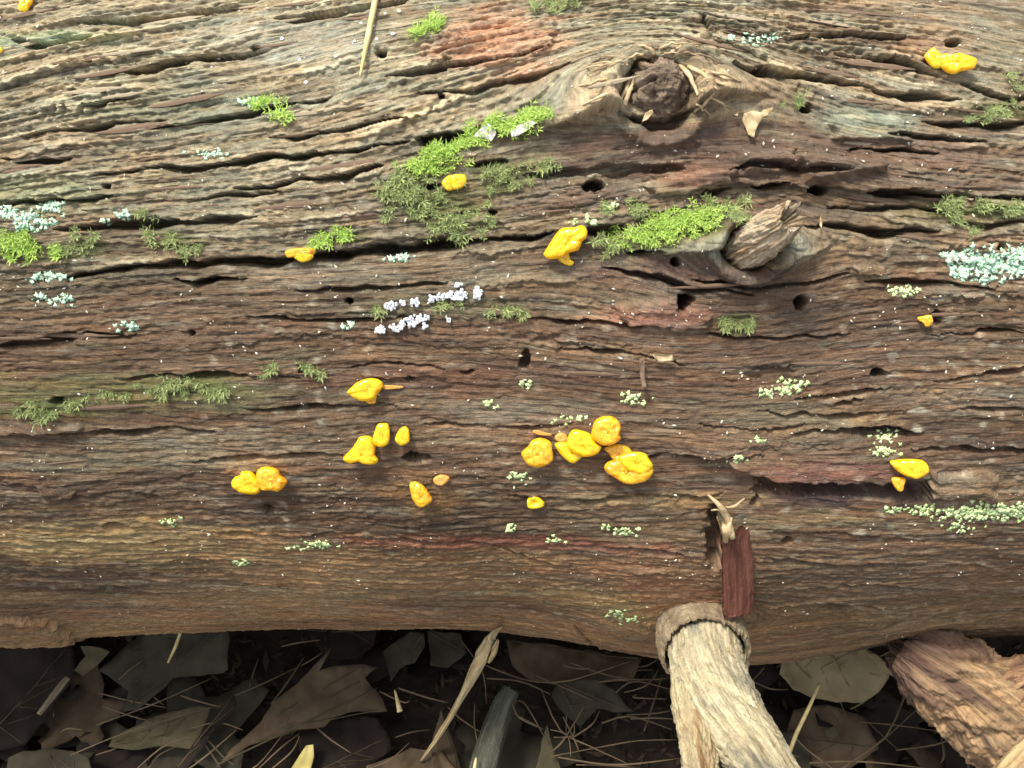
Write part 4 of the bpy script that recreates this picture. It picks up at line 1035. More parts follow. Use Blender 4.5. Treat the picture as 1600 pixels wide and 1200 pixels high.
for lab, mt, spots in LICH:
    o = mesh_obj('lichen_patch', *lichen_arrays(spots, rl, *((3.2, 6.2) if 'large mint' in lab or 'long bright' in lab else (2.6, 5.6))), mt)
    tag(recenter(o), lab, 'lichen', 'lichen patches on the log')

def moss_arrays(spots, rnd, lmin=6, lmax=16, blades=9, per=1):
    Vv, Ff = [], []; o = 0
    for (px, py, rx, ry, n_) in spots:
        for k_ in range(n_):
            if k_ % per == 0:
                a = rnd.uniform(0, 6.283); r = math.sqrt(rnd.random()); c_x, c_y = px + rx * rnd.gauss(0, 0.62), py + ry * rnd.gauss(0, 0.55); big = rnd.uniform(0.55, 1.3)
            a = rnd.uniform(0, 6.283)
            p, n = surf(c_x + rnd.gauss(0, 3.2), c_y + rnd.gauss(0, 2.4))
            e, t, nn = frame_of(n)
            st = n + e * rnd.gauss(0, .6) + t * rnd.gauss(-0.2, .5); st /= np.linalg.norm(st)
            Ls = rnd.uniform(lmin, lmax) * MPP * big
            for b in range(blades):
                f = (b + 0.5) / blades
                an = b * 2.4 + a; rad = e * math.cos(an) + t * math.sin(an)
                d = st * 0.55 + rad * 0.85; d /= np.linalg.norm(d)
                c = p + st * Ls * f; L = Ls * rnd.uniform(0.45, 0.85) * (1.1 - 0.4 * f); w_ = L * 0.095
                sd = np.cross(d, n); sd /= (np.linalg.norm(sd) + 1e-9)
                Vv.append(np.array([c, c + d * L * 0.45 + sd * w_, c + d * L + n * L * 0.1, c + d * L * 0.45 - sd * w_]))
                Ff.append((o, o + 1, o + 2)); Ff.append((o, o + 2, o + 3)); o += 4
    return np.concatenate(Vv), Ff
rm = random.Random(23)
MOSS = [
 ('bright green moss strip running up towards the rotten knot', M_MOSS, [(735,218,22,10,120),(790,200,30,9,150),(830,185,22,7,90),(690,243,22,12,120),(672,262,24,12,120)]),
 ('loose green moss sprigs around the small bright yellow fungus', M_MOSSD, [(640,300,34,22,150),(690,330,60,26,130),(780,280,40,22,110),(720,360,50,20,100),(840,262,22,16,50)]),
 ('soft green moss bed between a fissure and the broken stub', M_MOSS, [(1010,372,44,12,170),(1060,352,40,14,170),(1095,340,30,12,90)]),
 ('dull moss fringe bordering the soft moss bed', M_MOSSD, [(985,330,40,12,90),(1130,320,30,10,60),(960,385,24,10,60),(1150,345,16,7,40)]),
 ('tiny bright green moss tuft by a dark hole on pale ridges', M_MOSS, [(676,42,18,13,70),(655,55,16,8,36)]),
 ('fresh green moss sprigs hanging over the long dark fissure', M_MOSS, [(540,371,11,8,40),(513,378,9,7,26),(490,384,8,5,12)]),
 ('fuzzy yellow-green moss clump beside mint lichen scales', M_MOSS, [(35,390,26,16,110),(90,395,10,7,24),(10,380,14,14,40)]),
 ('sparse moss shoots along the fissure ridge', M_MOSSD, [(270,375,22,12,46),(300,385,16,9,30),(230,345,20,8,30),(130,385,30,12,40)]),
 ('thin olive moss film on a smooth brown hollow', M_MOSSD, [(300,605,60,12,90),(60,640,44,12,110),(160,620,50,8,50),(420,580,60,10,50)]),
 ('flattened yellow moss sprig shaped like an arrow', M_MOSSD, [(320,606,5,10,18),(335,616,14,4,24),(348,615,5,5,10)]),
 ('patchy moss on the ridge above the mint lichen colony', M_MOSSD, [(1480,325,24,12,80),(1560,328,44,9,80),(1500,345,10,8,30),(1520,365,8,12,24)]),
 ('moss wisps on rough ridges near the long yellow fungus', M_MOSSD, [(1560,175,44,12,70),(1530,190,26,6,36),(1590,130,20,14,36)]),
 ('small moss fringe in the dark knot edge', M_MOSSD, [(1062,150,5,12,26)]),
 ('small moss tuft beside a round dark hole above the mint slab', M_MOSSD, [(1245,165,18,7,30)]),
 ('olive moss patch beside the splintered red slab', M_MOSSD, [(1150,505,24,10,70)]),
 ('faint moss speckle on smooth wood beyond white beads', M_MOSSD, [(800,490,30,6,40),(700,478,30,5,20),(590,485,8,6,12)]),
 ('yellow-green moss fleck on the log edge ridge above the branch shadow', M_MOSSD, [(860,8,24,10,60),(900,2,20,6,24)]),
 ('green moss tint tuft on a pale ridge', M_MOSS, [(415,163,20,6,40),(440,185,18,4,24)]),
]
for lab, mt, spots in MOSS:
    o = mesh_obj('moss_patch', *moss_arrays(spots, rm, per=7 if mt is M_MOSSD else 3), mt, smooth=False)
    tag(recenter(o), lab, 'moss', 'moss patches on the log')

octa = np.array([(1, 0, 0), (-1, 0, 0), (0, 1, 0), (0, -1, 0), (0, 0, 1), (0, 0, -1)], float)
octF = [(0, 2, 4), (2, 1, 4), (1, 3, 4), (3, 0, 4), (2, 0, 5), (1, 2, 5), (3, 1, 5), (0, 3, 5)]
Vv, Ff = [], []
rs = random.Random(31); o_ = 0
for k in range(3600):
    px = rs.uniform(-10, 1610); py = rs.uniform(0, 1000)
    dens = 0.22 + 1.5 * float(pn(px / 150, py / 70, 151)) + 0.8 * float(pn(px / 45, py / 25, 152)) + (0.12 if py < 560 else 0)
    if rs.random() > dens: continue
    p, n = surf(px, py); s = rs.choice((0.6, 0.7, 0.9, 1.1, 1.5, 2.0)) * rs.uniform(0.7, 1.2) * MPP
    e, t, nn = frame_of(n); a = rs.uniform(0, 3.14); e2 = e * math.cos(a) + t * math.sin(a); t2_ = np.cross(n, e2)
    q = octa * np.array([1.4 + rs.random(), 0.9, 0.7]) * s
    Vv.append(p + n * s * 0.5 + q[:, :1] * e2 + q[:, 1:2] * t2_ + q[:, 2:] * n); Ff += [tuple(i + o_ for i in f) for f in octF]; o_ += 6
sp = mesh_obj('pale_specks', np.concatenate(Vv), Ff, M_SPECK)
tag(sp, 'tiny pale lichen grains and crumbs sprinkled all over the log', 'specks', kind='stuff')
# tiny white cup fungi among the upper ridges
Vv, Ff = [], []; o_ = 0
for k in range(18):
    px, py = [(585,26),(602,23),(565,37),(582,41),(555,64),(622,18),(588,60),(612,52),(245,112),(370,98),(340,88),(330,105),(395,45),(440,60),(470,95),(478,130),(525,88),(540,20)][k] if k < 18 else (rs.uniform(200, 660), rs.uniform(5, 150))
    p, n = surf(px, py); e, t, nn = frame_of(n); r1 = rs.uniform(1.5, 2.9) * MPP; r2 = r1 * 0.36
    for i in range(9):
        for j in range(5):
            a = 6.2832 * i / 9; b = 6.2832 * j / 5
            Vv.append(p + n * (r1 * 0.5 + r2 * math.sin(b)) + (e * math.cos(a) + t * math.sin(a)) * (r1 * 0.8 + r2 * math.cos(b)))
    for i in range(9):
        for j in range(5): Ff.append((o_ + i * 5 + j, o_ + ((i + 1) % 9) * 5 + j, o_ + ((i + 1) % 9) * 5 + (j + 1) % 5, o_ + i * 5 + (j + 1) % 5))
    o_ += 45
cu = mesh_obj('cup_fungi', np.array(Vv), Ff, M_BEAD)
tag(cu, 'pinhead white cup fungi dotted over the pale upper ridges', 'cup fungi', kind='stuff')

# ------------------------------------------------------------------ leaves and litter
def leaf_obj(name, poly3, up, mat, seed, curl=0.12, thick=0.0005, res=14, crinkle=0.009):
    """poly3: closed outline in space, roughly in one plane with normal up"""
    P = np.asarray(poly3, float); c = P.mean(0)
    n = up / np.linalg.norm(up); e = np.cross(np.array([0.3, 1.0, 0.1]), n); e /= np.linalg.norm(e); t = np.cross(n, e)
    uv = np.stack([(P - c) @ e, (P - c) @ t], -1); hz = (P - c) @ n
    m_ = len(uv); fine = []
    for i in range(m_):
        a, b = uv[i], uv[(i + 1) % m_]; L = np.linalg.norm(b - a); k = max(1, int(L / 0.005))
        for j in range(k): fine.append(a + (b - a) * j / k)
    fine = np.array(fine); nrm = np.roll(fine, -1, 0) - np.roll(fine, 1, 0); nrm = np.stack([nrm[:, 1], -nrm[:, 0]], -1); nrm /= np.linalg.norm(nrm, axis=1)[:, None] + 1e-9
    fine += nrm * (0.0011 * pn(np.arange(len(fine)) * 0.61, np.full(len(fine), .5 + seed), 160))[:, None]
    lo, hi = fine.min(0), fine.max(0); size = float(np.max(hi - lo)); st = size / res
    gx, gy = np.meshgrid(np.arange(lo[0], hi[0], st), np.arange(lo[1], hi[1], st)); gp = np.stack([gx.ravel(), gy.ravel()], -1) + RNG.uniform(-.2, .2, (gx.size, 2)) * st
    inside = in_poly(gp[:, 0], gp[:, 1], fine)
    dd = np.min(np.linalg.norm(gp[:, None] - fine[None], axis=2), axis=1)
    gp = gp[inside & (dd > st * 0.35)]
    pts = np.vstack([fine, gp]); nb = len(fine)
    vs, es, fs, *_ = delaunay_2d_cdt([Vector(q) for q in pts.tolist()], [(i, (i + 1) % nb) for i in range(nb)], [list(range(nb))], 1, 1e-7)
    q = np.array([(v.x, v.y) for v in vs])
    rr_ = np.hypot(q[:, 0], q[:, 1]) / (size * 0.5)
    # linear fit of outline heights
    Amat = np.c_[uv, np.ones(m_)]; co, *_ = np.linalg.lstsq(Amat, hz, rcond=None)
    z = q @ co[:2] + co[2] + curl * size * (rr_ ** 2 - 0.4) * 0.5 + crinkle * fbm(q[:, 0] * 28 + seed, q[:, 1] * 28, 170, 3) + 0.0006 * pn(q[:, 0] * 160, q[:, 1] * 160 + seed, 175)
    top = c + q[:, :1] * e + q[:, 1:] * t + z[:, None] * n; bot = top - n * thick
    N = len(q); Ft = [tuple(f) for f in fs]; 
    def nz(f): a, b, d = q[f[0]], q[f[1]], q[f[2]]; return (b[0] - a[0]) * (d[1] - a[1]) - (b[1] - a[1]) * (d[0] - a[0])
    Ft = [f if nz(f) > 0 else f[::-1] for f in Ft]
    Fb = [tuple(i + N for i in f[::-1]) for f in Ft]
    cnt = {}
    for f in Ft:
        for a, b in zip(f, f[1:] + f[:1]): cnt[(a, b)] = 1
    Fr = [(b, a, a + N, b + N) for (a, b) in cnt if (b, a) not in cnt]
    o = mesh_obj(name, np.vstack([top, bot]), Ft + Fb + Fr, mat)
    return o, (c, e, t, n, q, z)
def vein(parent_info, a2, b2, r, mat):
    """a rib lying on a leaf, from a2 to b2 in outline pixels already turned to space"""
    c, e, t, n, q, z = parent_info
    pts = []
    for f in np.linspace(0, 1, 8):
        p = a2 + (b2 - a2) * f; uv = np.array([(p - c) @ e, (p - c) @ t]); k = np.argmin(np.sum((q - uv) ** 2, 1))
        pts.append(c + e * uv[0] + t * uv[1] + n * (z[k] + r * 0.4))
    return tube('leaf_vein', pts, [r, r * 0.4], mat, 14, 5)
def litter_leaf(poly_px, zt, mat, label, seed, tilt=(0, 0), veins=(), curl=0.12, group=None, rise=0.0):
    P = np.array([at_z(x, y, zt) for x, y in poly_px]); c = P.mean(0)
    # tilt the leaf about its middle along the viewing rays so that it keeps its place
    up = np.array([tilt[0], tilt[1], 1.0]); up /= np.linalg.norm(up)
    Q = []
    for (x, y) in poly_px:
        d = ray(x, y); Q.append(CP + d * (((c - CP) @ up) / (d @ up)))
    o, info = leaf_obj('dead_leaf', Q, up, mat, seed, curl)
    vm = LEAFM[4] if mat is LEAFM[4] else (LEAFM[0] if mat in (LEAFM[1], LEAFM[2]) else LEAFM[3])
    parts = []
    for (a, b) in veins:
        def pl(q): d = ray(*q); return CP + d * (((c - CP) @ up) / (d @ up))
        parts.append(vein(info, pl(a), pl(b), 0.0007, vm))
    c_, e_, t_, n_, q_, z_ = info
    Pq = np.array(Q); far = Pq[np.argmax(np.linalg.norm(Pq - c_, axis=1))]; opp = Pq[np.argmax(np.linalg.norm(Pq - far, axis=1))]
    if not veins and np.linalg.norm(far - opp) > 0.03:
        parts.append(vein(info, far + (c_ - far) * 0.04, opp + (c_ - opp) * 0.06, 0.0006, vm))
    if np.linalg.norm(far - opp) > 0.05:
        for k_, f_ in enumerate((0.25, 0.42, 0.6)):
            b0 = far + (opp - far) * f_
            for tgt in Pq[np.argsort(np.linalg.norm(Pq - (far + (opp - far) * (f_ + 0.22)), axis=1))[:len(Pq) // 2]][::max(1, len(Pq) // 5)][:2]:
                if np.linalg.norm(tgt - b0) > 0.008: parts.append(vein(info, b0, b0 + (tgt - b0) * 0.88, 0.00035, vm))
    recenter(o)
    for v in parts:
        recenter(v); v.location = v.location - o.location; v.parent = o
    tag(o, label, 'leaf', group or 'dead leaves on the forest floor')
    return o
L0 = LEAFM
litter_leaf([(340,1199),(355,1179),(396,1139),(430,1096),(462,1068),(490,1040),(512,1017),(520,1012),(509,1029),(497,1049),(524,1040),(556,1038),(591,1043),(572,1059),(580,1074),(597,1091),(606,1113),(584,1114),(546,1113),(522,1122),(507,1136),(471,1141),(430,1151),(392,1164),(359,1186)],
  0.045, L0[0], 'big pointed brown maple leaf lying over other leaves, tips spread', 1, (0.05, -0.25), [((345,1192),(590,1075)),((430,1120),(560,1045)),((430,1140),(590,1110))], 0.06)
litter_leaf([(470,1150),(500,1127),(560,1118),(590,1120),(608,1150),(612,1172),(590,1186),(560,1215),(470,1220)], 0.022, L0[1], 'reddish dark leaf under the big pointed maple leaf', 2, (0.1, -0.1))
litter_leaf([(225,985),(290,960),(353,958),(366,975),(358,1045),(351,1050),(270,1061),(243,1084),(214,1111),(191,1113),(198,1081),(162,1048),(191,1016)], 0.035, L0[2], 'broad grey-brown leaf half under the log with a small hole', 3, (-0.1, -0.2), [((205,1100),(340,985))])
litter_leaf([(130,1008),(150,1010),(173,1018),(150,1040),(126,1059),(115,1048),(133,1025)], 0.045, L0[3], 'small pale olive leaf scrap beside the broad grey-brown leaf', 4, (0.0, -0.3))
litter_leaf([(180,1149),(225,1126),(315,1102),(333,1106),(306,1168),(247,1165),(202,1173),(167,1167),(171,1156)], 0.03, L0[3], 'folded olive leaf with lengthwise ribs beneath crossing needles', 5, (0.0, -0.25), [((172,1160),(325,1108)),((175,1164),(310,1140))])
litter_leaf([(18,1185),(40,1174),(74,1169),(112,1174),(137,1185),(144,1205),(120,1240),(30,1240),(10,1210)], 0.03, L0[2], 'rounded greyish leaf with insect holes in the dark litter corner', 6, (0.05, -0.1))
litter_leaf([(597,1019),(617,1004),(641,985),(662,990),(664,1010),(648,1036),(625,1046),(611,1063),(605,1040)], 0.03, L0[2], 'grey-green lobed leaf tip hanging just under the log edge', 7, (0.1, -0.2))
litter_leaf([(668,985),(720,990),(730,1020),(700,1045),(672,1040)], 0.02, L0[2], 'dim grey leaf deep beneath the log above the pale splinter', 8, (0.0, -0.2))
litter_leaf([(862,1088),(870,1070),(882,1063),(930,1060),(960,1082),(977,1103),(990,1113),(957,1113),(933,1107),(920,1120),(908,1138),(890,1125),(873,1107)], 0.032, L0[2], 'star-tipped grey leaf among pine needles beside the pale branch', 9, (-0.05, -0.15), [((875,1070),(905,1132)),((880,1068),(980,1110))])
litter_leaf([(790,1000),(840,1005),(920,1015),(1000,1030),(985,1065),(930,1068),(880,1075),(830,1062),(800,1040)], 0.022, L0[0], 'flat brown leaf with two dark holes under needles', 10, (0.0, -0.1))
litter_leaf([(855,1132),(862,1160),(875,1200),(880,1240),(830,1240),(838,1200),(848,1160)], 0.035, L0[3], 'upright pointed tan leaf tip rising from tangled needles', 11, (0.2, -0.3))
litter_leaf([(687,1108),(700,1140),(716,1180),(725,1230),(672,1230),(676,1150)], 0.03, L0[0], 'narrow brown leaf tip next to the pale splinter foot', 12, (0.25, -0.2))
litter_leaf([(575,1195),(640,1170),(690,1175),(720,1212),(700,1240),(560,1240)], 0.03, L0[0], 'curled light brown leaf under the pale splinter foot', 13, (0.0, -0.2), curl=0.3)
litter_leaf([(469,1177),(479,1165),(490,1163),(490,1182),(484,1200),(478,1230),(450,1230),(456,1200)], 0.034, L0[5], 'bright yellowish leaf scrap next to a reddish dark leaf', 14, (0.1, -0.2))
litter_leaf([(1212,1050),(1216,1030),(1285,1010),(1349,1010),(1384,1035),(1382,1058),(1370,1080),(1349,1099),(1311,1099),(1274,1095),(1236,1075)], 0.062, L0[4], 'large pale tan rounded leaf curling out from under the log', 15, (-0.05, -0.35), [((1235,1030),(1290,1085)),((1300,1025),(1330,1075))], curl=0.35)
litter_leaf([(1349,1020),(1367,1022),(1390,1040),(1408,1054),(1402,1060),(1373,1044)], 0.075, L0[4], 'narrow pale leaf strip reaching to the rotten chunk', 16, (0, -0.3))
litter_leaf([(-40,1010),(60,1000),(112,1003),(120,1050),(80,1110),(40,1165),(-40,1180)], 0.028, L0[1], 'wide dark purplish leaf in the deepest litter shade', 17, (0.05, -0.15))
litter_leaf([(365,1085),(372,1100),(330,1150),(285,1215),(265,1215),(300,1165),(335,1120)], 0.048, L0[1], 'dark narrow curled leaf strip crossing the olive leaf', 18, (0.1, -0.2))
litter_leaf([(1240,1110),(1290,1100),(1350,1120),(1370,1170),(1320,1210),(1250,1190),(1225,1150)], 0.02, L0[0], 'dim brown leaf below the large pale tan leaf', 19, (0, -0.1))
litter_leaf([(1290,1140),(1302,1136),(1310,1148),(1300,1158),(1288,1152)], 0.032, L0[3], 'little square tan leaf fragment on a dim brown leaf', 20, (0, -0.1))
litter_leaf([(1180,1150),(1240,1140),(1270,1180),(1260,1230),(1190,1230)], 0.022, L0[2], 'grey leaf beside the pale forked branch foot', 21, (0, -0.1))
litter_leaf([(480,985),(540,980),(590,985),(585,1010),(560,1030),(510,1028)], 0.022, L0[1], 'dark rounded leaf beneath the log behind the big maple leaf', 22, (0, -0.1))
rg = random.Random(77)
def wild_leaf(r, x, y, z, size, mat, seed):
    k = r.choice((5, 5, 7)); ph = r.uniform(0, 6.28); n_ = k * 10; pts = []; wob = [r.uniform(0.75, 1.2) for _ in range(k + 1)]
    for i in range(n_):
        a = 6.2832 * i / n_; q = size * (0.5 + 0.5 * abs(math.cos(k * a / 2)) ** 2.2 * wob[int((a * k / 6.2832 + 0.5)) % k]) * (1 - 0.25 * math.cos(a)) * (1 + 0.05 * (i % 3 - 1))
        pts.append((x + q * math.cos(a + ph), y + 0.75 * q * math.sin(a + ph), z))
    up = np.array([r.gauss(0, .18), r.gauss(-.05, .18), 1.0]); c = np.array([x, y, z])
    up /= np.linalg.norm(up)
    P = np.array(pts); P[:, 2] -= ((P - c) @ up) / up[2]
    return leaf_obj('dead_leaf', P, up, mat, seed, r.uniform(0.1, 0.35), res=10)[0]
for k in range(70):
    if k < 46: x, y = rg.uniform(-0.42, 0.42), rg.uniform(-0.36, -0.13)
    else: x, y = rg.uniform(-0.8, 0.8), rg.uniform(-0.75, -0.36)
    o = wild_leaf(rg, x, y, rg.uniform(0.0, 0.018), rg.uniform(0.028, 0.055), L0[rg.choice((0, 1, 1, 1, 2))], 100 + k)
    tag(recenter(o), {L0[0].name: 'dull brown dead leaf buried among the floor litter', L0[1].name: 'nearly black damp dead leaf buried in the floor litter', L0[2].name: 'greyish dead leaf half buried in the floor litter'}[o.data.materials[0].name], 'leaf', 'buried litter leaves: ' + o.data.materials[0].name.split('_')[-1])

# needles
NEED = [[(110,1180),(210,1140),(350,1100)], [(150,1133),(240,1100),(330,1060)], [(283,1087),(345,1105)], [(300,1137),(380,1141)], [(210,1205),(300,1150)], [(225,1210),(280,1165)],
 [(290,1205),(370,1140)], [(400,1205),(470,1145)], [(420,1205),(468,1150)], [(350,1205),(440,1150)], [(622,1075),(700,1098)], [(593,1080),(640,1095)],
 [(760,1040),(820,1062),(880,1065),(940,1048),(988,1032)], [(742,1100),(748,1170)], [(800,1090),(842,1137)], [(805,1095),(850,1150)], [(845,1075),(875,1140),(920,1165),(985,1195)],
 [(895,1152),(937,1110)], [(865,1152),(897,1130)], [(860,1140),(892,1182)], [(860,1182),(950,1165),(1000,1157),(1062,1156)], [(872,1183),(960,1195),(1062,1185)],
 [(890,1035),(950,1055),(1000,1062),(1042,1060)], [(935,1066),(985,1068)], [(962,1082),(1047,1077)], [(995,1085),(1042,1092)], [(975,1082),(1030,1045)], [(985,1123),(1060,1124)],
 [(880,1040),(927,1034)], [(990,1054),(1020,1047)], [(1342,1128),(1400,1133),(1490,1146)], [(1310,1205),(1380,1155),(1450,1092)], [(1385,1150),(1417,1072)], [(1400,1172),(1500,1138)],
 [(1265,1192),(1350,1190),(1460,1202)], [(1465,1120),(1470,1192)], [(860,1175),(915,1100)], [(880,1120),(905,1175)], [(770,1095),(850,1140)], [(700,1105),(760,1150)], [(560,1205),(640,1160)],
 [(440,1010),(500,1000)], [(760,1060),(860,1085)], [(720,1000),(760,1100)], [(900,1195),(1000,1200)], [(940,1130),(1050,1140)], [(1240,1150),(1300,1200)], [(130,1140),(95,1145)]]
for k in range(44):
    x = rg.uniform(0, 1560); y = rg.uniform(1000, 1210); a = rg.gauss(0.0, 0.7); L = rg.uniform(40, 120)
    NEED.append([(x, y), (x + L / 2 * math.cos(a), y - L / 2 * math.sin(a) + rg.uniform(-6, 6)), (x + L * math.cos(a), y - L * math.sin(a))])
for k, q in enumerate(NEED):
    zt = rg.uniform(0.038, 0.05) if k < 48 else rg.uniform(0.015, 0.035)
    pts = [at_z(x, y, zt + rg.uniform(-0.004, 0.004)) for x, y in q]
    bow = np.array([rg.gauss(0, 0.004), rg.gauss(0, 0.004), rg.gauss(0.002, 0.003)])
    if len(pts) == 2: pts.insert(1, (pts[0] + pts[1]) / 2 + bow)
    k_ = rg.uniform(0.7, 1.25); o = tube('pine_needle', pts, [0.0005 * k_, 0.0007 * k_, 0.00025 * k_], M_NEEDLE, 10, 4)
    tag(recenter(o), 'thin dry brown pine needle lying in the litter', 'needle', 'pine needles in the litter')
# crumbs of soil and rotten bits: nobody could count these
Vv, Ff = [], []; o_ = 0
for k in range(5200):
    x = rg.uniform(-0.5, 0.5); y = rg.uniform(-0.42, -0.10); s = rg.uniform(0.0008, 0.0032)
    z = float(ground_z(x, y)) + rg.uniform(0, 0.006)
    Rm = Matrix.Rotation(rg.uniform(0, 6.28), 3, Vector((rg.gauss(0, 1), rg.gauss(0, 1), rg.gauss(0, 1))).normalized())
    q = (octa * np.array([rg.uniform(0.6, 3.0), 0.9, 0.6]) * s) @ np.array(Rm)
    Vv.append(q + np.array([x, y, z])); Ff += [tuple(i + o_ for i in f) for f in octF]; o_ += 6
tag(mesh_obj('litter_crumbs', np.concatenate(Vv), Ff, M_CRUMB, smooth=False), 'dark crumbs of soil and rotten wood between the leaves', 'litter', kind='stuff')

# ------------------------------------------------------------------ sticks, chips and scraps
WOODC = ((0.34, 0.24, 0.14), (0.52, 0.40, 0.25), (0.22, 0.13, 0.09))
# pale splinter leaning on the log
pS, nS = surf(772, 990)
base = at_z(657, 1190, 0.03)
A = surf(784, 968)[0] + np.array([0, -0.004, 0.002]); B = pS + nS * 0.006
mid = B + (base - B) * 0.30; mid2 = B + (base - B) * 0.62
dz = float((B - CP) @ CF)
def along(px, py, f):
    d0 = float((B - CP) @ CF); d1 = float((base - CP) @ CF); return at_depth(px, py, d0 + (d1 - d0) * f)
r = empty('wood_splinter', base)
s1 = wood_tube('splinter_shaft', [A, along(770, 992, 0), along(752, 1027, 0.1), along(735, 1062, 0.3), along(718, 1095, 0.5), along(693, 1138, 0.75), base], [0.0006, 0.0024, 0.0042, 0.0034, 0.0022, 0.0020, 0.0008], 18, 70, 0.0004, 4, ((0.52, 0.42, 0.22), (0.70, 0.60, 0.36), (0.40, 0.28, 0.14)), 310, None, 0.001)
s2 = wood_tube('splinter_flap', [along(779, 1000, -0.02), along(772, 1018, 0.03), along(764, 1034, 0.1)], [0.0008, 0.0022, 0.0012], 12, 20, 0.0004, 3, ((0.50, 0.40, 0.2), (0.66, 0.55, 0.3), (0.3, 0.2, 0.1)), 312)
adopt(r, s1, s2); tag(r, 'long pale splinter of wood leaning from the log edge to the litter', 'splinter')
# dry grass blade lying on top
ga, na_ = surf(588, -25); gb, nb_ = surf(562, 124); gq = [surf(588 + (562 - 588) * f, -25 + 149 * f)[0] for f in np.linspace(0, 1, 9)]
gn = (na_ + nb_) / np.linalg.norm(na_ + nb_); lift_ = max(float((q - (ga + (gb - ga) * f)) @ gn) for q, f in zip(gq, np.linspace(0, 1, 9)))
pts = [ga + (gb - ga) * f + gn * (lift_ + 0.001) for f in np.linspace(0, 1, 5)]
tag(recenter(tube('grass_blade', pts, [0.0011, 0.0012, 0.0011, 0.0003], M_STRAW, 30, 6)), 'straight pale dry grass blade lying across the pale upper ridges', 'grass blade')
# tan leaf fragment and other scraps resting on the log
def scrap_leaf(name, poly, mat, label, cat, seed, lift=0.003, tv=0.4, curl=0.2):
    c = np.mean(poly, 0); p, n = surf(*c); tocam = (CP - p) / np.linalg.norm(CP - p); nf = n * (1 - tv) + tocam * tv; nf /= np.linalg.norm(nf); org = p + nf * lift
    Q = []
    for q in poly: d = ray(*q); Q.append(CP + d * (((org - CP) @ nf) / (d @ nf)))
    o, _ = leaf_obj(name, Q, nf, mat, seed, curl, 0.0004, 8, 0.0008)
    return tag(recenter(o), label, cat)
scrap_leaf('leaf_fragment', [(1161,176),(1175,173),(1190,176),(1194,174),(1207,168),(1200,178),(1192,182),(1188,193),(1182,206),(1177,215),(1170,209),(1163,200),(1160,188)], M_LEAFTAN, 'three-pointed tan leaf fragment below the rotten knot', 'leaf', 41)
scrap_leaf('leaf_fragment', [(1146,179),(1152,174),(1157,177),(1153,183)], M_LEAFTAN, 'tiny pale leaf scrap next to a three-pointed fragment', 'leaf', 42)
scrap_leaf('silvery_scrap', [(752,204),(762,197),(773,202),(778,210),(768,222),(758,214),(740,216),(744,210)], M_SILVER, 'silvery papery scrap caught in the moss strip', 'scrap', 43)
scrap_leaf('silvery_scrap', [(798,206),(812,196),(828,188),(836,192),(824,200),(808,210),(800,214)], M_SILVER, 'longer silvery papery scrap higher along the moss strip', 'scrap', 44)
scrap_leaf('seed_husk', [(1279,338),(1283,338),(1286,348),(1284,357),(1281,352)], M_LEAFTAN, 'small tan husk standing beside the broken stub', 'husk', 45)
scrap_leaf('bark_scrap', [(1010,178),(1019,172),(1022,176),(1012,186),(1004,190)], M_LEAFTAN, 'little tan husk at the lower edge of the rotten knot', 'husk', 46)
p0, n0 = surf(1005, 190); p1, n1_ = surf(984, 212)
tag(recenter(tube('bark_thread', [p0 + n0 * 0.002, p1 + n1_ * 0.001], [0.0004, 0.0002], M_LEAFTAN, 8, 5)), 'thin tan thread hanging below the rotten knot', 'thread')
scrap_leaf('wood_scrap', [(927,461),(943,460),(940,465),(929,465)], M_JELLYD, 'tiny orange wood scrap above the red splintered slab', 'wood scrap', 47)
scrap_leaf('wood_scrap', [(1018,554),(1050,556),(1052,562),(1030,563)], M_LEAFTAN, 'short pale wood scrap along a thin crack', 'wood scrap', 48)
scrap_leaf('wood_scrap', [(998,560),(1006,558),(1010,590),(1012,606),(1004,606)], FM[1], 'narrow upright brown wood scrap on smooth wood', 'wood scrap', 49)
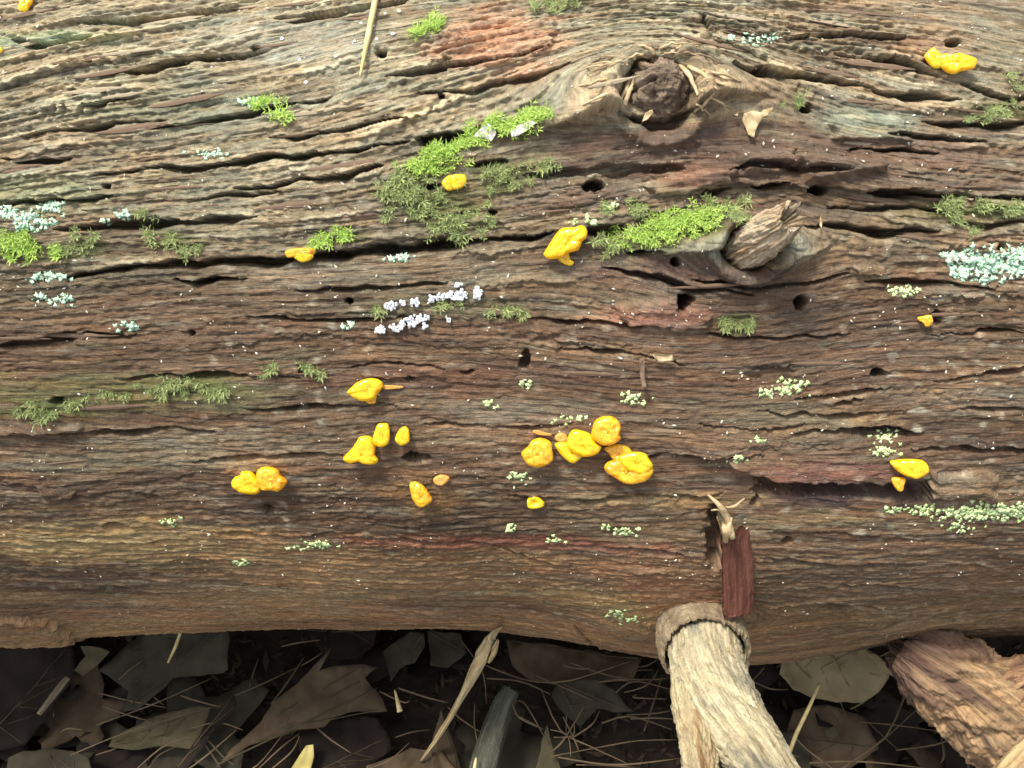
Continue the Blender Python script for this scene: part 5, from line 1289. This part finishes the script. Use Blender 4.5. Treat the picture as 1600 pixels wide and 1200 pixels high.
# red chip lodged upright on the lower log
def chip(name, poly, mat, label, cat, thick, lift, seed, cols):
    c = np.mean(poly, 0); p, n = surf(*c); pu, nu = surf(c[0], min(q[1] for q in poly)); 
    tocam = (CP - p) / np.linalg.norm(CP - p); nf = n * 0.75 + tocam * 0.25; nf /= np.linalg.norm(nf); org = p + nf * lift
    P = resample(poly, 60); cc = P.mean(0)
    e, t, nn = frame_of(nf)
    def pl(q): d = ray(*q); return CP + d * (((org - CP) @ nf) / (d @ nf))
    ny, nx = 46, 26; ys = np.linspace(min(q[1] for q in poly), max(q[1] for q in poly), ny); Vt = []
    pl_ = np.array(poly, float)
    for y in ys:
        xs2 = []
        for (x1, y1), (x2, y2) in zip(pl_, np.roll(pl_, -1, 0)):
            if (y1 - y) * (y2 - y) <= 0 and y1 != y2: xs2.append(x1 + (x2 - x1) * (y - y1) / (y2 - y1))
        a, b = (min(xs2), max(xs2)) if xs2 else (cc[0], cc[0])
        a += 1.2 * float(pn(y * .13, .5, seed)); b += 1.2 * float(pn(y * .13, 3.5, seed))
        for x in np.linspace(a, b, nx): Vt.append((x, y))
    q = np.array(Vt); top = np.array([pl(v) for v in q])
    u = np.tile(np.linspace(-1, 1, nx), ny); v = np.repeat(np.linspace(0, 1, ny), nx)
    rel = 0.0007 * pn(u * 3.5, v * 2.2, seed + 1) + 0.0004 * pn(u * 14, v * 4.5, seed + 2) + 0.0003 * pn(u * 30, v * 30, seed + 3) - 0.0016 * np.abs(u) ** 5
    bot = top - nf * thick; top = top + nf * rel[:, None]
    f = grid_faces(ny, nx); N = len(top); Ft = [tuple(map(int, x[::-1])) for x in f] + [tuple(map(int, x + N)) for x in f]
    for i in range(ny - 1):
        Ft.append((i * nx, (i + 1) * nx, (i + 1) * nx + N, i * nx + N)); a = i * nx + nx - 1; Ft.append((a, a + N, a + nx + N, a + nx))
    for j in range(nx - 1):
        Ft.append((j, j + N, j + 1 + N, j + 1)); a = (ny - 1) * nx + j; Ft.append((a, a + 1, a + 1 + N, a + N))
    kk = np.clip(0.5 + 0.8 * pn(u * 6, v * 1.5, seed + 5), 0, 1)[:, None]; cA = c3(*cols[0]) * (1 - kk) + c3(*cols[1]) * kk
    o = mesh_obj(name, np.vstack([top, bot]), Ft, M_DRY, attrs={'col': ('FLOAT_COLOR', np.vstack([cA, cA])), 'grain': ('FLOAT_VECTOR', np.tile(np.stack([v * 0.05, u * 0.012, u * 0], -1), (2, 1)))})
    return tag(recenter(o), label, cat)
chip('wood_chip', [(1129,842),(1140,826),(1160,822),(1174,828),(1176,860),(1179,900),(1178,962),(1131,966),(1130,900)], M_DRY, 'flat red-brown wood chip standing against the lower log above the branch', 'wood chip', 0.007, 0.003, 320, ((0.115, 0.045, 0.034), (0.20, 0.085, 0.062)))
# torn fibres above the chip
r = None; fs_ = []
for k, q in enumerate([[(1105,766),(1120,780),(1132,800),(1140,828)], [(1124,800),(1128,815),(1132,838)], [(1140,800),(1134,815),(1138,830)], [(1108,790),(1122,784),(1130,790)], [(1130,785),(1142,778),(1160,772)], [(1118,800),(1126,822),(1130,845)]]):
    pts = []
    for i, (x, y) in enumerate(q): p, n = surf(x, y); pts.append(p + n * (0.003 + 0.002 * (i % 2)))
    fs_.append(tube('fibre', pts, [0.0004, 0.0016, 0.0013] if k < 3 else [0.0003, 0.0006, 0.0003], M_LEAFTAN, 14, 6, wig=0.0001))
r = empty('torn_fibres', surf(1132, 838)[0]); adopt(r, *fs_); tag(r, 'frayed bundle of olive tan wood fibres above the red chip', 'wood fibres')

# rotten chunk leaning from the litter to the log
pR, nR = surf(1440, 985); zR = pR[2] - 0.03
def rtube(name, q, **kw):
    pts = [at_z(x, y, zR + dz) for x, y, dz, r in q]; return wood_tube(name, pts, [r * PX(p) for p, (x, y, dz, r) in zip(pts, q)], **kw)
r = empty('rotten_chunk', at_z(1700, 1300, 0.0))
k1 = rtube('chunk_body', [(1415, 1012, 0.006, 40), (1442, 1030, 0.008, 62), (1486, 1062, 0.004, 74), (1550, 1118, -0.010, 80), (1630, 1190, -0.03, 82), (1720, 1270, -0.055, 80)],
           ns=170, n=230, amp=0.0008, freq=24, cols=((0.22, 0.145, 0.085), (0.54, 0.37, 0.21), (0.13, 0.085, 0.065)), seed=330, jag=0.008, lump=0.20, crumb=0.0042, tip=((0.12, 0.072, 0.06), 0.016))
k2 = rtube('chunk_fork', [(1525, 1095, 0.004, 44), (1560, 1078, 0.006, 46), (1610, 1068, 0.008, 44), (1690, 1058, 0.010, 36)], ns=100, n=110, amp=0.0008, freq=26, cols=((0.24, 0.14, 0.08), (0.48, 0.31, 0.18), (0.14, 0.08, 0.06)), seed=340, jag=0.010, lump=0.30, crumb=0.004)
adopt(r, k1, k2); tag(r, 'thick orange-brown rotten wood chunk with a fork, leaning by the log', 'rotten wood')
tag(recenter(rtube('peeled_stick', [(1330, 1500, -0.10, 14), (1440, 1350, -0.03, 16), (1545, 1235, 0.030, 17), (1592, 1188, 0.048, 19), (1650, 1135, 0.06, 19), (1760, 1040, 0.08, 18)], ns=28, n=50, amp=0.0006, freq=5, cols=((0.52, 0.38, 0.20), (0.64, 0.48, 0.27), (0.44, 0.30, 0.16)), seed=350)), 'peeled yellowish stick lying across the rotten chunk', 'stick')
# twigs on the ground
tag(recenter(wood_tube('mossy_twig', [at_z(800, 1078, 0.05), at_z(785, 1105, 0.048), at_z(770, 1150, 0.046), at_z(752, 1215, 0.044), at_z(735, 1280, 0.03)], [0.006, 0.0075, 0.0085, 0.009, 0.009], 30, 60, 0.0008, 6, ((0.06, 0.065, 0.05), (0.13, 0.14, 0.11), (0.05, 0.04, 0.03)), 360, None, 0.003)), 'dark grey-green mossy twig poking up from the litter', 'twig')
tag(recenter(wood_tube('pale_twig', [at_z(60, 1116, 0.05), at_z(82, 1088, 0.05), at_z(106, 1058, 0.05)], [0.0016, 0.0024, 0.002], 12, 24, 0.0003, 4, ((0.20, 0.17, 0.11), (0.30, 0.26, 0.17), (0.15, 0.12, 0.08)), 362)), 'short straight pale twig on dark purplish leaf', 'twig')
tag(recenter(tube('straw', [at_z(286, 975, 0.05), at_z(275, 1008, 0.048), at_z(262, 1036, 0.047)], [0.0009, 0.0012, 0.0006], M_STRAW, 10, 6)), 'thin straw on the broad grey-brown leaf under the log', 'straw')
tag(recenter(tube('straw', [at_z(1281, 1068, 0.10), at_z(1262, 1110, 0.10), at_z(1245, 1145, 0.08), at_z(1232, 1180, 0.06)], [0.0008, 0.0011, 0.0013, 0.0012], M_STRAW, 14, 6)), 'orange-tan straw pointing up over the large pale leaf', 'straw')
tag(recenter(tube('wood_sliver', [at_z(617, 1078, 0.06), at_z(621, 1095, 0.06), at_z(625, 1112, 0.06)], [0.0005, 0.0012, 0.002], M_STRAW, 10, 5)), 'tiny pale wood sliver beside the big maple leaf', 'sliver')
tag(recenter(tube('straw', [at_z(744, 1184, 0.06), at_z(741, 1205, 0.06), at_z(738, 1240, 0.05)], [0.0006, 0.0012, 0.0012], M_STRAW, 8, 5)), 'short yellow straw beside the mossy twig', 'straw')
